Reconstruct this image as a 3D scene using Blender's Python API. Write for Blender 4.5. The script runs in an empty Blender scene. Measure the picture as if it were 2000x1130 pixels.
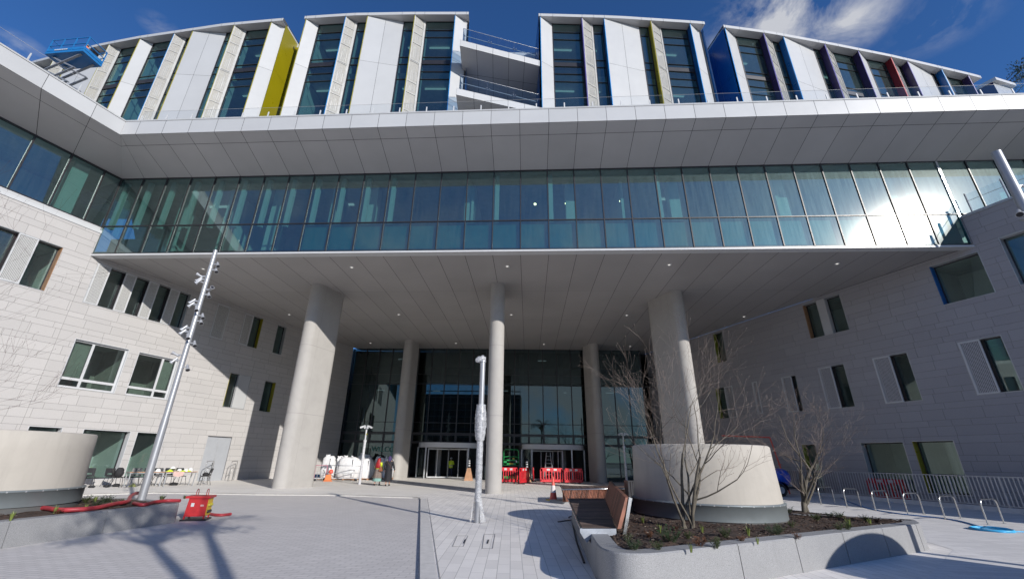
import bpy, bmesh, math, random
from mathutils import Vector, Matrix
random.seed(7)
sc = bpy.context.scene
COL = sc.collection
R = math.radians
V = Vector

# ------------------------------------------------------------------ survey helper
# lens of the photograph, worked out from its vanishing points; used only to
# survey where real surfaces stand (ray -> ground / wall plane, in metres)
F, TH, RO, CX, CY, EYE = 830.2, R(21.77), R(1.14), 979.9, 565.0, 1.7
_r0 = V((1, 0, 0)); _u0 = V((0, -math.sin(TH), math.cos(TH))); _f0 = V((0, math.cos(TH), math.sin(TH)))
CR = math.cos(RO) * _r0 + math.sin(RO) * _u0
CU = -math.sin(RO) * _r0 + math.cos(RO) * _u0
CF = _f0
EYEP = V((0, 0, EYE))
def ray(x, y): return (x - CX) / F * CR - (y - CY) / F * CU + CF
def G(x, y, z=0.0):
    d = ray(x, y); t = (z - EYE) / d.z
    p = EYEP + d * t; return V((p.x, p.y, z))
def proj(P):
    d = V(P) - EYEP; w = d.dot(CF)
    return (CX + F * d.dot(CR) / w, CY - F * d.dot(CU) / w)
class Wall:
    """vertical plane: s metres along azimuth az from P0, z up, nrm points to the courtyard"""
    def __init__(s, P0, az, flip=1):
        a = R(az); s.p = V((P0[0], P0[1], 0)); s.d = V((math.sin(a), math.cos(a), 0)); s.n = V((s.d.y, -s.d.x, 0)) * flip
    def sz(s, x, y):
        r = ray(x, y); t = (s.p - EYEP).dot(s.n) / r.dot(s.n); q = EYEP + r * t
        return ((q - s.p).dot(s.d), q.z)
    def at(s, a, z, out=0.0): return s.p + s.d * a + s.n * out + V((0, 0, z))

# ------------------------------------------------------------------ materials
MATS = {}
def newmat(name):
    m = bpy.data.materials.new(name); m.use_nodes = True
    nt = m.node_tree; nt.nodes.clear()
    out = nt.nodes.new('ShaderNodeOutputMaterial')
    return m, nt, out
def N(nt, typ, **kw):
    n = nt.nodes.new(typ)
    for k, v in kw.items():
        if k.startswith('_'): setattr(n, k[1:], v)
        else: n.inputs[k].default_value = v
    return n
def mathn(nt, op, a, b=None, c=None):
    n = nt.nodes.new('ShaderNodeMath'); n.operation = op
    for i, v in enumerate((a, b, c)):
        if v is None: continue
        if hasattr(v, 'is_output'): nt.links.new(v, n.inputs[i])
        else: n.inputs[i].default_value = v
    return n.outputs[0]
def noise(nt, scale, detail=4, rough=.55, vec=None, dist=0):
    n = N(nt, 'ShaderNodeTexNoise'); n.inputs['Scale'].default_value = scale
    n.inputs['Detail'].default_value = detail; n.inputs['Roughness'].default_value = rough; n.inputs['Distortion'].default_value = dist
    if vec: nt.links.new(vec, n.inputs['Vector'])
    return n.outputs['Fac']
def ramp(nt, fac, stops):
    n = nt.nodes.new('ShaderNodeValToRGB'); nt.links.new(fac, n.inputs[0])
    el = n.color_ramp.elements
    while len(el) < len(stops): el.new(.5)
    for e, (p, c) in zip(el, stops):
        e.position = p; e.color = (c[0], c[1], c[2], 1) if not isinstance(c, (int, float)) else (c, c, c, 1)
    return n.outputs[0]
def mixc(nt, fac, a, b, blend='MIX'):
    n = nt.nodes.new('ShaderNodeMix'); n.data_type = 'RGBA'; n.blend_type = blend
    def s(i, v):
        if hasattr(v, 'is_output'): nt.links.new(v, n.inputs[i])
        elif isinstance(v, (int, float)): n.inputs[i].default_value = v if i == 0 else (v, v, v, 1)
        else: n.inputs[i].default_value = (v[0], v[1], v[2], 1)
    s(0, fac); s(6, a); s(7, b)
    return n.outputs[2]
def pos(nt): return nt.nodes.new('ShaderNodeNewGeometry').outputs['Position']
def objc(nt): return nt.nodes.new('ShaderNodeTexCoord').outputs['Object']
def bump(nt, h, strength=.3, dist=.01):
    b = N(nt, 'ShaderNodeBump'); b.inputs['Strength'].default_value = strength; b.inputs['Distance'].default_value = dist
    nt.links.new(h, b.inputs['Height']); return b.outputs[0]
def mat(name, col, rough=.6, metal=0., var=.12, scale=3., bmp=0., bscale=40., shade=0., spec=.5, world=True, grime=0., coat=0., alpha=None):
    if name in MATS: return MATS[name]
    m, nt, out = newmat(name)
    p = N(nt, 'ShaderNodeBsdfPrincipled'); p.inputs['Roughness'].default_value = rough; p.inputs['Metallic'].default_value = metal
    p.inputs['Specular IOR Level'].default_value = spec
    if coat: p.inputs['Coat Weight'].default_value = coat; p.inputs['Coat Roughness'].default_value = .08
    co = pos(nt) if world else objc(nt)
    f = noise(nt, scale, 5, .6, co)
    dark = tuple(c * (1 - var) for c in col); lite = tuple(min(1, c * (1 + var)) for c in col)
    c = ramp(nt, f, [(.3, dark), (.7, lite)])
    if grime:
        g = noise(nt, scale * .35, 6, .7, co, .6)
        c = mixc(nt, ramp(nt, g, [(.45, 0.), (.75, grime)]), c, tuple(x * .45 for x in col))
    if shade:
        a = nt.nodes.new('ShaderNodeAttribute'); a.attribute_name = 'shade'
        c = mixc(nt, 1.0, c, ramp(nt, a.outputs['Fac'], [(0, 1 - shade), (1, 1 + shade * .5)]), 'MULTIPLY')
    nt.links.new(c, p.inputs['Base Color'])
    f2 = noise(nt, scale * 4, 3, .6, co)
    nt.links.new(mathn(nt, 'MULTIPLY_ADD', f2, .16, rough - .08), p.inputs['Roughness'])
    if bmp:
        nt.links.new(bump(nt, noise(nt, bscale, 4, .6, co), bmp, .01), p.inputs['Normal'])
    nt.links.new(p.outputs[0], out.inputs[0])
    MATS[name] = m; return m
def emis(name, col, s):
    if name in MATS: return MATS[name]
    m, nt, out = newmat(name); e = N(nt, 'ShaderNodeEmission'); e.inputs[0].default_value = (*col, 1); e.inputs[1].default_value = s
    nt.links.new(e.outputs[0], out.inputs[0]); MATS[name] = m; return m
def glass(name, tint=(.42, .60, .58), base=.13, dirt=.03, rgh=.02, haze=0.0, bloom=False):
    """coated window glass: fresnel mirror + tinted see-through + a dusty film"""
    m, nt, out = newmat(name)
    tr = N(nt, 'ShaderNodeBsdfTransparent'); tr.inputs[0].default_value = (*tint, 1)
    gl = N(nt, 'ShaderNodeBsdfGlossy'); gl.inputs['Roughness'].default_value = rgh; gl.inputs['Color'].default_value = (.76, .98, .97, 1)
    wob = noise(nt, .9, 2, .5, pos(nt))
    nt.links.new(bump(nt, wob, .010, .03), gl.inputs['Normal'])
    fr = N(nt, 'ShaderNodeLayerWeight'); fr.inputs['Blend'].default_value = .5
    fac = mathn(nt, 'MULTIPLY_ADD', mathn(nt, 'POWER', fr.outputs['Facing'], 3.5), .95 - base, base + .03)
    mx = N(nt, 'ShaderNodeMixShader'); nt.links.new(fac, mx.inputs[0]); nt.links.new(tr.outputs[0], mx.inputs[1]); nt.links.new(gl.outputs[0], mx.inputs[2])
    last = mx
    if haze:
        g2 = N(nt, 'ShaderNodeBsdfGlossy'); g2.inputs['Roughness'].default_value = .5; g2.inputs['Color'].default_value = (.66, .95, .96, 1)
        st = nt.nodes.new('ShaderNodeMapping'); st.inputs['Scale'].default_value = (6, 6, .35); nt.links.new(pos(nt), st.inputs[0])
        dn = noise(nt, 1.5, 6, .7, st.outputs[0])
        m2 = N(nt, 'ShaderNodeMixShader'); nt.links.new(mathn(nt, 'MULTIPLY', ramp(nt, dn, [(.3, .4), (.7, 1.)]), haze), m2.inputs[0])
        nt.links.new(last.outputs[0], m2.inputs[1]); nt.links.new(g2.outputs[0], m2.inputs[2]); last = m2
    if bloom:
        g3 = N(nt, 'ShaderNodeBsdfGlossy'); g3.inputs['Roughness'].default_value = .13; g3.inputs['Color'].default_value = (1, .98, .93, 1)
        m4 = N(nt, 'ShaderNodeMixShader'); m4.inputs[0].default_value = .014; nt.links.new(last.outputs[0], m4.inputs[1]); nt.links.new(g3.outputs[0], m4.inputs[2]); last = m4
    df = N(nt, 'ShaderNodeBsdfDiffuse'); df.inputs[0].default_value = (.55, .58, .58, 1)
    st = nt.nodes.new('ShaderNodeMapping'); st.inputs['Scale'].default_value = (7, 7, .5); nt.links.new(pos(nt), st.inputs[0])
    dn = noise(nt, 1.2, 6, .7, st.outputs[0])
    m3 = N(nt, 'ShaderNodeMixShader'); nt.links.new(mathn(nt, 'MULTIPLY', ramp(nt, dn, [(.35, .2), (.75, 1.)]), dirt * 2), m3.inputs[0])
    nt.links.new(last.outputs[0], m3.inputs[1]); nt.links.new(df.outputs[0], m3.inputs[2])
    nt.links.new(m3.outputs[0], out.inputs[0]); MATS[name] = m; return m
def clear_glass(name, tint=(.8, .9, .95), dirt=.05):
    return glass(name, tint, .015, dirt, .01)
def perf(name, col, az, pitch=.07, open_=.34, slots=True):
    """perforated sheet metal: round holes, slots lower down; coordinates run along the wall"""
    m, nt, out = newmat(name)
    p = N(nt, 'ShaderNodeBsdfPrincipled'); p.inputs['Base Color'].default_value = (*col, 1); p.inputs['Roughness'].default_value = .5
    sep = nt.nodes.new('ShaderNodeSeparateXYZ'); nt.links.new(pos(nt), sep.inputs[0])
    a = R(az)
    u = mathn(nt, 'ADD', mathn(nt, 'MULTIPLY', sep.outputs[0], math.sin(a)), mathn(nt, 'MULTIPLY', sep.outputs[1], math.cos(a)))
    fu = mathn(nt, 'SUBTRACT', mathn(nt, 'FRACT', mathn(nt, 'DIVIDE', u, pitch)), .5)
    fv = mathn(nt, 'SUBTRACT', mathn(nt, 'FRACT', mathn(nt, 'DIVIDE', sep.outputs[2], pitch)), .5)
    d = mathn(nt, 'SQRT', mathn(nt, 'ADD', mathn(nt, 'MULTIPLY', fu, fu), mathn(nt, 'MULTIPLY', fv, fv)))
    hole = mathn(nt, 'LESS_THAN', d, open_)
    tr = N(nt, 'ShaderNodeBsdfTransparent')
    mx = N(nt, 'ShaderNodeMixShader'); nt.links.new(hole, mx.inputs[0]); nt.links.new(p.outputs[0], mx.inputs[1]); nt.links.new(tr.outputs[0], mx.inputs[2])
    nt.links.new(mx.outputs[0], out.inputs[0]); MATS[name] = m; return m

WHITE = mat('white_cladding', (.465, .472, .478), .38, var=.03, scale=.6, shade=.05, spec=.45)
TRIMW = mat('white_trim', (.52, .53, .54), .35, var=.03)
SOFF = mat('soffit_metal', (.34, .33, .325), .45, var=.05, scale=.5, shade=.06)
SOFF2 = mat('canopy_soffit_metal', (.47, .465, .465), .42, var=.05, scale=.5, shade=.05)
JOINT = mat('dark_joint', (.03, .03, .033), .8)
FRAME = mat('dark_frame', (.022, .021, .024), .4, spec=.5)
ALU = mat('grey_aluminium', (.42, .43, .44), .35, .3)
YEL = mat('yellow_panel', (.25, .215, .005), .3, var=.06, scale=.6)
BLU = mat('blue_panel', (.004, .085, .28), .3, var=.08, scale=.6)
BLUB = mat('bright_blue_edge', (.02, .26, .62), .35)
PUR = mat('purple_panel', (.03, .018, .075), .35, var=.08)
RED = mat('dark_red_panel', (.17, .012, .02), .35, var=.08)
YELE = mat('yellow_edge', (.36, .32, .03), .35)
BRONZE = mat('bronze_panel', (.30, .17, .09), .4)
ROOM = mat('room_white', (.62, .64, .62), .7, var=.05)
ROOMF = mat('room_floor', (.22, .22, .21), .6)
CEIL = mat('room_ceiling', (.42, .43, .42), .8)
BLIND = mat('window_blind', (.30, .29, .26), .8)
STEEL = mat('steel', (.5, .5, .51), .25, 1.0, var=.1, scale=8)
GALV = mat('galvanised_steel', (.36, .37, .39), .42, .75, var=.2, scale=9)
POLE = mat('pole_paint', (.34, .35, .37), .38, .35, var=.06, scale=2)
GLB = glass('band_glass', (.28, .48, .46), .14, .014, .012, .026, True)
GLU = glass('upper_glass', (.28, .46, .46), .12, .008, .012, .012)
GLE = glass('entrance_glass', (.10, .13, .13), .07, .003, .006)
GLW = glass('window_glass', (.53, .66, .62), .10, .02, .01)
GLR = clear_glass('railing_glass', (.86, .92, .96), .008)
GLT = glass('terrace_glass', (.955, .97, .98), -.025, .002, .01)
GLF = clear_glass('balcony_glass', (.60, .70, .80), .012)
PERFL = perf('perforated_left', (.50, .50, .49), 21.5, .055, .30)
PERFR = perf('perforated_right', (.45, .45, .47), -19.5, .06, .34)
PERFU = perf('perforated_upper', (.40, .39, .36), 90, .05, .26)
SCRF = mat('screen_frame_metal', (.40, .40, .39), .4)

def stone_mat(name, col):
    m, nt, out = newmat(name)
    p = N(nt, 'ShaderNodeBsdfPrincipled'); p.inputs['Roughness'].default_value = .75; p.inputs['Specular IOR Level'].default_value = .3
    f = noise(nt, 60, 3, .7, pos(nt)); g = noise(nt, .7, 5, .6, pos(nt))
    c = ramp(nt, f, [(.3, tuple(x * .88 for x in col)), (.7, tuple(x * 1.1 for x in col))])
    c = mixc(nt, ramp(nt, g, [(.45, 0.), (.85, .14)]), c, tuple(x * .75 for x in col))
    a = nt.nodes.new('ShaderNodeAttribute'); a.attribute_name = 'shade'
    c = mixc(nt, 1.0, c, ramp(nt, a.outputs['Fac'], [(0, .955), (1, 1.03)]), 'MULTIPLY')
    nt.links.new(c, p.inputs['Base Color'])
    nt.links.new(bump(nt, f, .15, .01), p.inputs['Normal'])
    nt.links.new(p.outputs[0], out.inputs[0]); MATS[name] = m; return m
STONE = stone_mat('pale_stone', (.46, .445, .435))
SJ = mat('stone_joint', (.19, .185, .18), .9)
STONER = stone_mat('pale_stone_shade_toned', (.33, .325, .34))  # darker, bluer copy of the pale stone; the wing's shade is in its colour

def concrete(name, col, form=2.4, stain=.35):
    m, nt, out = newmat(name)
    p = N(nt, 'ShaderNodeBsdfPrincipled'); p.inputs['Roughness'].default_value = .8; p.inputs['Specular IOR Level'].default_value = .25
    P = pos(nt)
    f = noise(nt, 1.1, 7, .62, P, .8)
    c = ramp(nt, f, [(.3, tuple(x * .93 for x in col)), (.5, col), (.72, tuple(x * 1.05 for x in col))])
    mp = nt.nodes.new('ShaderNodeMapping'); mp.inputs['Scale'].default_value = (3.5, 3.5, .35); nt.links.new(P, mp.inputs[0])
    st = noise(nt, 1.0, 6, .65, mp.outputs[0])
    c = mixc(nt, ramp(nt, st, [(.48, 0.), (.78, stain)]), c, tuple(x * .62 for x in col))
    f2 = noise(nt, 45, 3, .7, P)
    c = mixc(nt, ramp(nt, f2, [(.66, 0.), (.78, .14)]), c, tuple(x * .55 for x in col))
    sep = nt.nodes.new('ShaderNodeSeparateXYZ'); nt.links.new(P, sep.inputs[0])
    zf = mathn(nt, 'FRACT', mathn(nt, 'DIVIDE', sep.outputs[2], form))
    if form > 3.5:
        line = mathn(nt, 'LESS_THAN', mathn(nt, 'ABSOLUTE', mathn(nt, 'SUBTRACT', zf, .985)), .0035)
        c = mixc(nt, mathn(nt, 'MULTIPLY', line, .4), c, tuple(x * .4 for x in col))
    nt.links.new(c, p.inputs['Base Color'])
    nt.links.new(bump(nt, noise(nt, 14, 6, .6, P), .25, .01), p.inputs['Normal'])
    nt.links.new(p.outputs[0], out.inputs[0]); MATS[name] = m; return m
CONC = concrete('fair_faced_concrete', (.38, .365, .345), 4.05, .10)
DRUMC = concrete('drum_concrete', (.43, .40, .355), 2.4, .36)

def granite(name, col):
    m, nt, out = newmat(name)
    p = N(nt, 'ShaderNodeBsdfPrincipled'); p.inputs['Roughness'].default_value = .65
    P = pos(nt)
    v = noise(nt, 130, 2, .8, P)
    c = ramp(nt, v, [(.34, tuple(x * .55 for x in col)), (.48, col), (.66, tuple(x * 1.3 for x in col))])
    g = noise(nt, 1.6, 6, .7, P, .5)
    c = mixc(nt, ramp(nt, g, [(.45, 0.), (.75, .35)]), c, tuple(x * .68 for x in col))
    nt.links.new(c, p.inputs['Base Color']); nt.links.new(bump(nt, v, .2, .004), p.inputs['Normal'])
    nt.links.new(p.outputs[0], out.inputs[0]); MATS[name] = m; return m
GRAN = granite('light_granite', (.26, .262, .268))

def paving(name, col, rot, w, h, mortar=.008, var=.12, jdark=.55, off=.5):
    m, nt, out = newmat(name)
    p = N(nt, 'ShaderNodeBsdfPrincipled'); p.inputs['Roughness'].default_value = .72; p.inputs['Specular IOR Level'].default_value = .35
    P = pos(nt)
    mp = nt.nodes.new('ShaderNodeMapping'); mp.inputs['Rotation'].default_value = (0, 0, R(rot)); nt.links.new(P, mp.inputs[0])
    b = nt.nodes.new('ShaderNodeTexBrick'); nt.links.new(mp.outputs[0], b.inputs['Vector'])
    b.inputs['Scale'].default_value = 1; b.inputs['Brick Width'].default_value = w; b.inputs['Row Height'].default_value = h
    b.inputs['Mortar Size'].default_value = mortar; b.inputs['Mortar Smooth'].default_value = .3; b.offset = off
    b.inputs['Color1'].default_value = (*(x * (1 - var) for x in col), 1); b.inputs['Color2'].default_value = (*(x * (1 + var * .7) for x in col), 1)
    b.inputs['Mortar'].default_value = (*(x * jdark for x in col), 1)
    g = noise(nt, .45, 7, .65, P, .7); g2 = noise(nt, 70, 3, .7, P)
    c = mixc(nt, ramp(nt, g, [(.42, 0.), (.75, .26)]), b.outputs[0], tuple(x * .66 for x in col))
    c = mixc(nt, ramp(nt, g2, [(.35, .28), (.6, 0.)]), c, tuple(x * .7 for x in col))
    sp = noise(nt, 9, 2, .5, P)
    c = mixc(nt, ramp(nt, sp, [(.74, 0.), (.78, .35)]), c, tuple(x * .45 for x in col))
    nt.links.new(c, p.inputs['Base Color'])
    hgt = mixc(nt, .25, mathn(nt, 'SUBTRACT', 1.0, b.outputs['Fac']), g2)
    nt.links.new(bump(nt, hgt, .35, .006), p.inputs['Normal'])
    nt.links.new(p.outputs[0], out.inputs[0]); MATS[name] = m; return m
PAVE = paving('granite_pavers', (.81, .775, .735), 90 + 1.6, .62, .213, .006, .09, .55)
APRON = paving('smooth_apron_slabs', (.80, .765, .715), 21, 1.6, .8, .004, .05, .8)
ROAD = paving('road_blocks', (.63, .60, .58), 6, .30, .11, .008, .07, .60)
RPAV = paving('right_plaza_pavers', (.74, .72, .70), 4, .62, .213, .006, .10, .6)
KERB = mat('kerb_stone', (.50, .485, .455), .75, var=.1, scale=6, bmp=.1)

# ------------------------------------------------------------------ mesh builder
class B:
    def __init__(s): s.v = []; s.f = []; s.m = []; s.sh = []; s.mats = []; s.smooth = []
    def mi(s, m):
        if m not in s.mats: s.mats.append(m)
        return s.mats.index(m)
    def face(s, pts, m, sm=False, shade=None):
        i = len(s.v); s.v += [tuple(p) for p in pts]; s.f.append(tuple(range(i, i + len(pts)))); s.m.append(s.mi(m)); s.smooth.append(sm)
        s.sh.append(random.random() if shade is None else shade)
    def quadmesh(s, rows, m, close=False, sm=True):
        """rows: list of rings of points joined to each other"""
        i0 = len(s.v); n = len(rows[0]); k = s.mi(m); sh = random.random()
        for r in rows: s.v += [tuple(p) for p in r]
        for a in range(len(rows) - 1):
            for b in range(n if close else n - 1):
                c = (b + 1) % n
                s.f.append((i0 + a * n + b, i0 + a * n + c, i0 + (a + 1) * n + c, i0 + (a + 1) * n + b)); s.m.append(k); s.smooth.append(sm); s.sh.append(sh)
        return i0
    def cap(s, pts, m): s.face(pts, m)
    def box(s, c, size, m, rz=0, M=None, shade=None):
        hx, hy, hz = size[0] / 2, size[1] / 2, size[2] / 2
        T = Matrix.Translation(V(c)) @ Matrix.Rotation(rz, 4, 'Z')
        if M is not None: T = M @ T
        p = [T @ V((x * hx, y * hy, z * hz)) for x in (-1, 1) for y in (-1, 1) for z in (-1, 1)]
        i = len(s.v); s.v += [tuple(q) for q in p]; k = s.mi(m); sh = random.random() if shade is None else shade
        for f in ((0, 1, 3, 2), (4, 6, 7, 5), (0, 4, 5, 1), (2, 3, 7, 6), (0, 2, 6, 4), (1, 5, 7, 3)):
            s.f.append(tuple(i + a for a in f)); s.m.append(k); s.smooth.append(False); s.sh.append(sh)
    def hexa(s, p, m, shade=None):
        """8 corner points: 4 bottom (ccw), 4 top"""
        i = len(s.v); s.v += [tuple(q) for q in p]; k = s.mi(m); sh = random.random() if shade is None else shade
        for f in ((3, 2, 1, 0), (4, 5, 6, 7), (0, 1, 5, 4), (1, 2, 6, 5), (2, 3, 7, 6), (3, 0, 4, 7)):
            s.f.append(tuple(i + a for a in f)); s.m.append(k); s.smooth.append(False); s.sh.append(sh)
    def bar(s, a, b, w, h, m, up=V((0, 0, 1))):
        a = V(a); b = V(b); d = (b - a); L = d.length
        if L < 1e-6: return
        d /= L; x = d.cross(up)
        if x.length < 1e-3: x = d.cross(V((1, 0, 0)))
        x.normalize(); y = x.cross(d)
        o = [(-w / 2, -h / 2), (w / 2, -h / 2), (w / 2, h / 2), (-w / 2, h / 2)]
        s.hexa([a + x * u + y * t for u, t in o] + [b + x * u + y * t for u, t in o], m)
    def tube(s, pts, r, m, n=8, caps=True, sm=True):
        """r: number or list of radii"""
        pts = [V(p) for p in pts]; k = len(pts)
        rr = [r] * k if isinstance(r, (int, float)) else r
        rows = []; prev = None
        for i, p in enumerate(pts):
            d = (pts[min(i + 1, k - 1)] - pts[max(i - 1, 0)])
            if d.length < 1e-9: d = V((0, 0, 1))
            d.normalize()
            if prev is None:
                x = d.cross(V((0, 0, 1)))
                if x.length < .05: x = d.cross(V((1, 0, 0)))
            else: x = prev - d * prev.dot(d)
            x.normalize(); prev = x; y = d.cross(x)
            rows.append([p + (x * math.cos(2 * math.pi * j / n) + y * math.sin(2 * math.pi * j / n)) * rr[i] for j in range(n)])
        s.quadmesh(rows, m, True, sm)
        if caps: s.face(rows[0][::-1], m); s.face(rows[-1], m)
    def lathe(s, prof, m, c=(0, 0, 0), n=24, sm=True, M=None):
        rows = []
        for r, z in prof:
            ring = [V((c[0] + r * math.cos(2 * math.pi * j / n), c[1] + r * math.sin(2 * math.pi * j / n), c[2] + z)) for j in range(n)]
            rows.append([M @ q for q in ring] if M is not None else ring)
        s.quadmesh(rows, m, True, sm)
    def prism(s, poly, z0, z1, m, mt=None, sm=False):
        n = len(poly)
        lo = [V((p[0], p[1], z0)) for p in poly]; hi = [V((p[0], p[1], z1)) for p in poly]
        for i in range(n):
            j = (i + 1) % n; s.face([lo[i], lo[j], hi[j], hi[i]], m, sm, .5)
        s.face(hi, mt or m, False, .5); s.face(lo[::-1], m, False, .5)
    def build(s, name, parent=None, loc=None, merge=False):
        me = bpy.data.meshes.new(name)
        org = V(loc) if loc is not None else V((0, 0, 0))
        me.from_pydata([tuple(V(v) - org) for v in s.v], [], s.f)
        for m in s.mats: me.materials.append(m)
        me.polygons.foreach_set('material_index', s.m); me.polygons.foreach_set('use_smooth', s.smooth)
        if s.f:
            at = me.attributes.new('shade', 'FLOAT', 'FACE'); at.data.foreach_set('value', s.sh)
        me.update()
        if merge:
            bm = bmesh.new(); bm.from_mesh(me); bmesh.ops.remove_doubles(bm, verts=bm.verts, dist=1e-4); bmesh.ops.recalc_face_normals(bm, faces=bm.faces); bm.to_mesh(me); bm.free()
        o = bpy.data.objects.new(name, me); COL.objects.link(o)
        if loc is not None: o.location = org
        if parent is not None: o.parent = parent
        return o
def thing(name, label, cat, loc=(0, 0, 0), rz=0, group=None):
    o = bpy.data.objects.new(name, None); COL.objects.link(o); o.location = loc; o.rotation_euler = (0, 0, rz)
    o.empty_display_size = .2
    o['label'] = label; o['category'] = cat
    if group: o['group'] = group
    return o
def tag(o, label, cat, group=None, kind=None):
    o['label'] = label; o['category'] = cat
    if group: o['group'] = group
    if kind: o['kind'] = kind
    return o
def structure(o): o['kind'] = 'structure'; return o
def copy_tree(o, parent=None):
    c = o.copy(); COL.objects.link(c)
    if parent is not None: c.parent = parent
    for ch in list(o.children): copy_tree(ch, c)
    return c
def clip(poly, p, n):
    """keep the part of a planar polygon where (q-p).n >= 0"""
    out = []
    for i, a in enumerate(poly):
        b = poly[(i + 1) % len(poly)]
        da = (a - p).dot(n); db = (b - p).dot(n)
        if da >= 0: out.append(a)
        if da * db < 0: out.append(a + (b - a) * (da / (da - db)))
    return out
def rect_sub(rects, hole):
    out = []; hx0, hx1, hz0, hz1 = hole
    for x0, x1, z0, z1 in rects:
        if hx1 <= x0 or hx0 >= x1 or hz1 <= z0 or hz0 >= z1: out.append((x0, x1, z0, z1)); continue
        if z0 < hz0: out.append((x0, x1, z0, hz0))
        if z1 > hz1: out.append((x0, x1, hz1, z1))
        a, b = max(z0, hz0), min(z1, hz1)
        if x0 < hx0: out.append((x0, hx0, a, b))
        if x1 > hx1: out.append((hx1, x1, a, b))
    return out

# ------------------------------------------------------------------ key planes
LW = Wall((-19.58, 31.37), 21.5)                 # left wing, normal to the right
RW = Wall((23.5, 18.9), -19.5, -1)               # right wing, s>0 away from the street
BD = Wall((-23.35, 21.87), 93.77)                # glazed band over the entrance
ZB, ZM, ZT = 12.06, 13.89, 17.22                 # band bottom, transom, top
ZE, ZF = 18.15, 19.15                            # canopy edge bottom, top
BK = Wall((-16.1, 42.8), math.degrees(math.atan2(30.6, -1.2)))   # entrance glazing at the back
E_ = [(-60, 31.5), (-44, 26.4), (-35.82, 23.88), (-29.86, 22.41), (-26.3, 21.69), (-23.42, 21.23), (-19.42, 20.58), (-15.25, 20.13), (-13.58, 19.95), (-10.3, 19.67),
      (-6.5, 19.52), (-2.71, 19.44), (2.19, 19.45), (7.14, 19.49), (12.99, 19.76), (14.61, 19.98), (17.88, 20.35), (22.62, 21.1), (27.67, 21.96), (35.39, 23.49), (45, 26)]
def Ey(X):
    for (a, b), (c, d) in zip(E_, E_[1:]):
        if X <= c: return b + (d - b) * (X - a) / (c - a)
    return E_[-1][1]
def Xat(px, off, z):
    lo, hi = -44., 44.
    for _ in range(40):
        m = (lo + hi) / 2
        if proj((m, Ey(m) + off, z))[0] < px: lo = m
        else: hi = m
    return lo

hosp = thing('hospital_building', 'large white and stone hospital building with glazed band over a columned entrance', 'building', (0, 42, 0))
def hb(b, name, parent=None):
    o = b.build(name)
    pr = parent if parent is not None else hosp
    o.parent = pr
    if pr is hosp: o.matrix_parent_inverse = Matrix.Translation((0, -42, 0))
    return o
exec_order = []

# ================================================================== SETTING
def poly_sheet(name, pts, z, m, skirt=None, km=None):
    b = B(); P = [V((p[0], p[1], z)) for p in pts]; b.face(P, m)
    if skirt is not None:
        for i in range(len(P)):
            a, c = P[i], P[(i + 1) % len(P)]
            b.face([V((a.x, a.y, skirt)), V((c.x, c.y, skirt)), c, a], km or m)
    return structure(b.build(name))
ZR = -0.05
b = B(); b.face([V((-700, -700, ZR - .03)), V((700, -700, ZR - .03)), V((700, 700, ZR - .03)), V((-700, 700, ZR - .03))], mat('far_ground', (.30, .31, .28), .9, var=.25, scale=.05))
structure(b.build('ground'))
rd_edge = [(-.05, 1.0), (-1.15, 7.6), (-3.47, 21.3)]
far_edge = [(-3.62, 21.75), (-3.95, 21.98), (-5.57, 22.15)] + [tuple(G(x, y)[:2]) for x, y in ((716, 967), (644, 965), (500, 964), (425, 962.5), (300, 960.5), (147, 965))] + [(-24, 19.2), (-34, 16)]
# carriageway (lower) and the pavements around it
poly_sheet('road', [(-34, -40), (0.5, -40), (0.3, 0), (-3.4, 21.9), (-8, 23), (-20, 22.5), (-34, 18)], ZR, ROAD)
pave_l = rd_edge + far_edge
main = [(-.05, 1.0), (0.4, -45), (60, -45), (60, 60), (-60, 60), (-60, 10), (-34, 16)] + far_edge[::-1][1:] + [(-3.47, 21.3), (-1.15, 7.6)]
poly_sheet('pavement', main, 0.0, PAVE, ZR - .02, KERB)
poly_sheet('entrance_apron', [(-33.8, 16.2)] + far_edge[::-1][1:-3] + [(-5.5, 22.17), (-4.1, 22.1), (-3.6, 24), (-2.9, 30), (-2.9, 42.2), (-16, 42.7), (-24, 20)], .004, APRON)
poly_sheet('side_plaza', [(1.3, 3.2), (10.3, 11.0), (11.2, 13.6), (9.3, 17.5), (9.8, 20.5), (14, 41.6), (30, 41.6), (40, -20), (1, -20)], .004, RPAV)
def strip(name, pts, w, z, m, h=.0):
    b = B()
    for i in range(len(pts) - 1):
        a, c = V((*pts[i], z)), V((*pts[i + 1], z)); d = (c - a).normalized(); n = V((d.y, -d.x, 0)) * w
        L = (c - a).length; k = max(1, round(L / 1.0))
        for j in range(k):
            p, q = a + (c - a) * (j / k), a + (c - a) * ((j + 1) / k) - d * .008
            b.face([p, p + n, q + n, q], m)
    return structure(b.build(name))
strip('kerb', [(.0, 0.0)] + rd_edge, .26, .008, mat('kerb_granite', (.60, .58, .555), .75, var=.1, scale=6))
strip('kerb_far', far_edge, .15, .010, KERB)
strip('joint_line', [(.30, .0), (-.86, 7.65), (-3.18, 21.4)], .012, .009, mat('soft_joint', (.25, .24, .23), .9))

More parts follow.
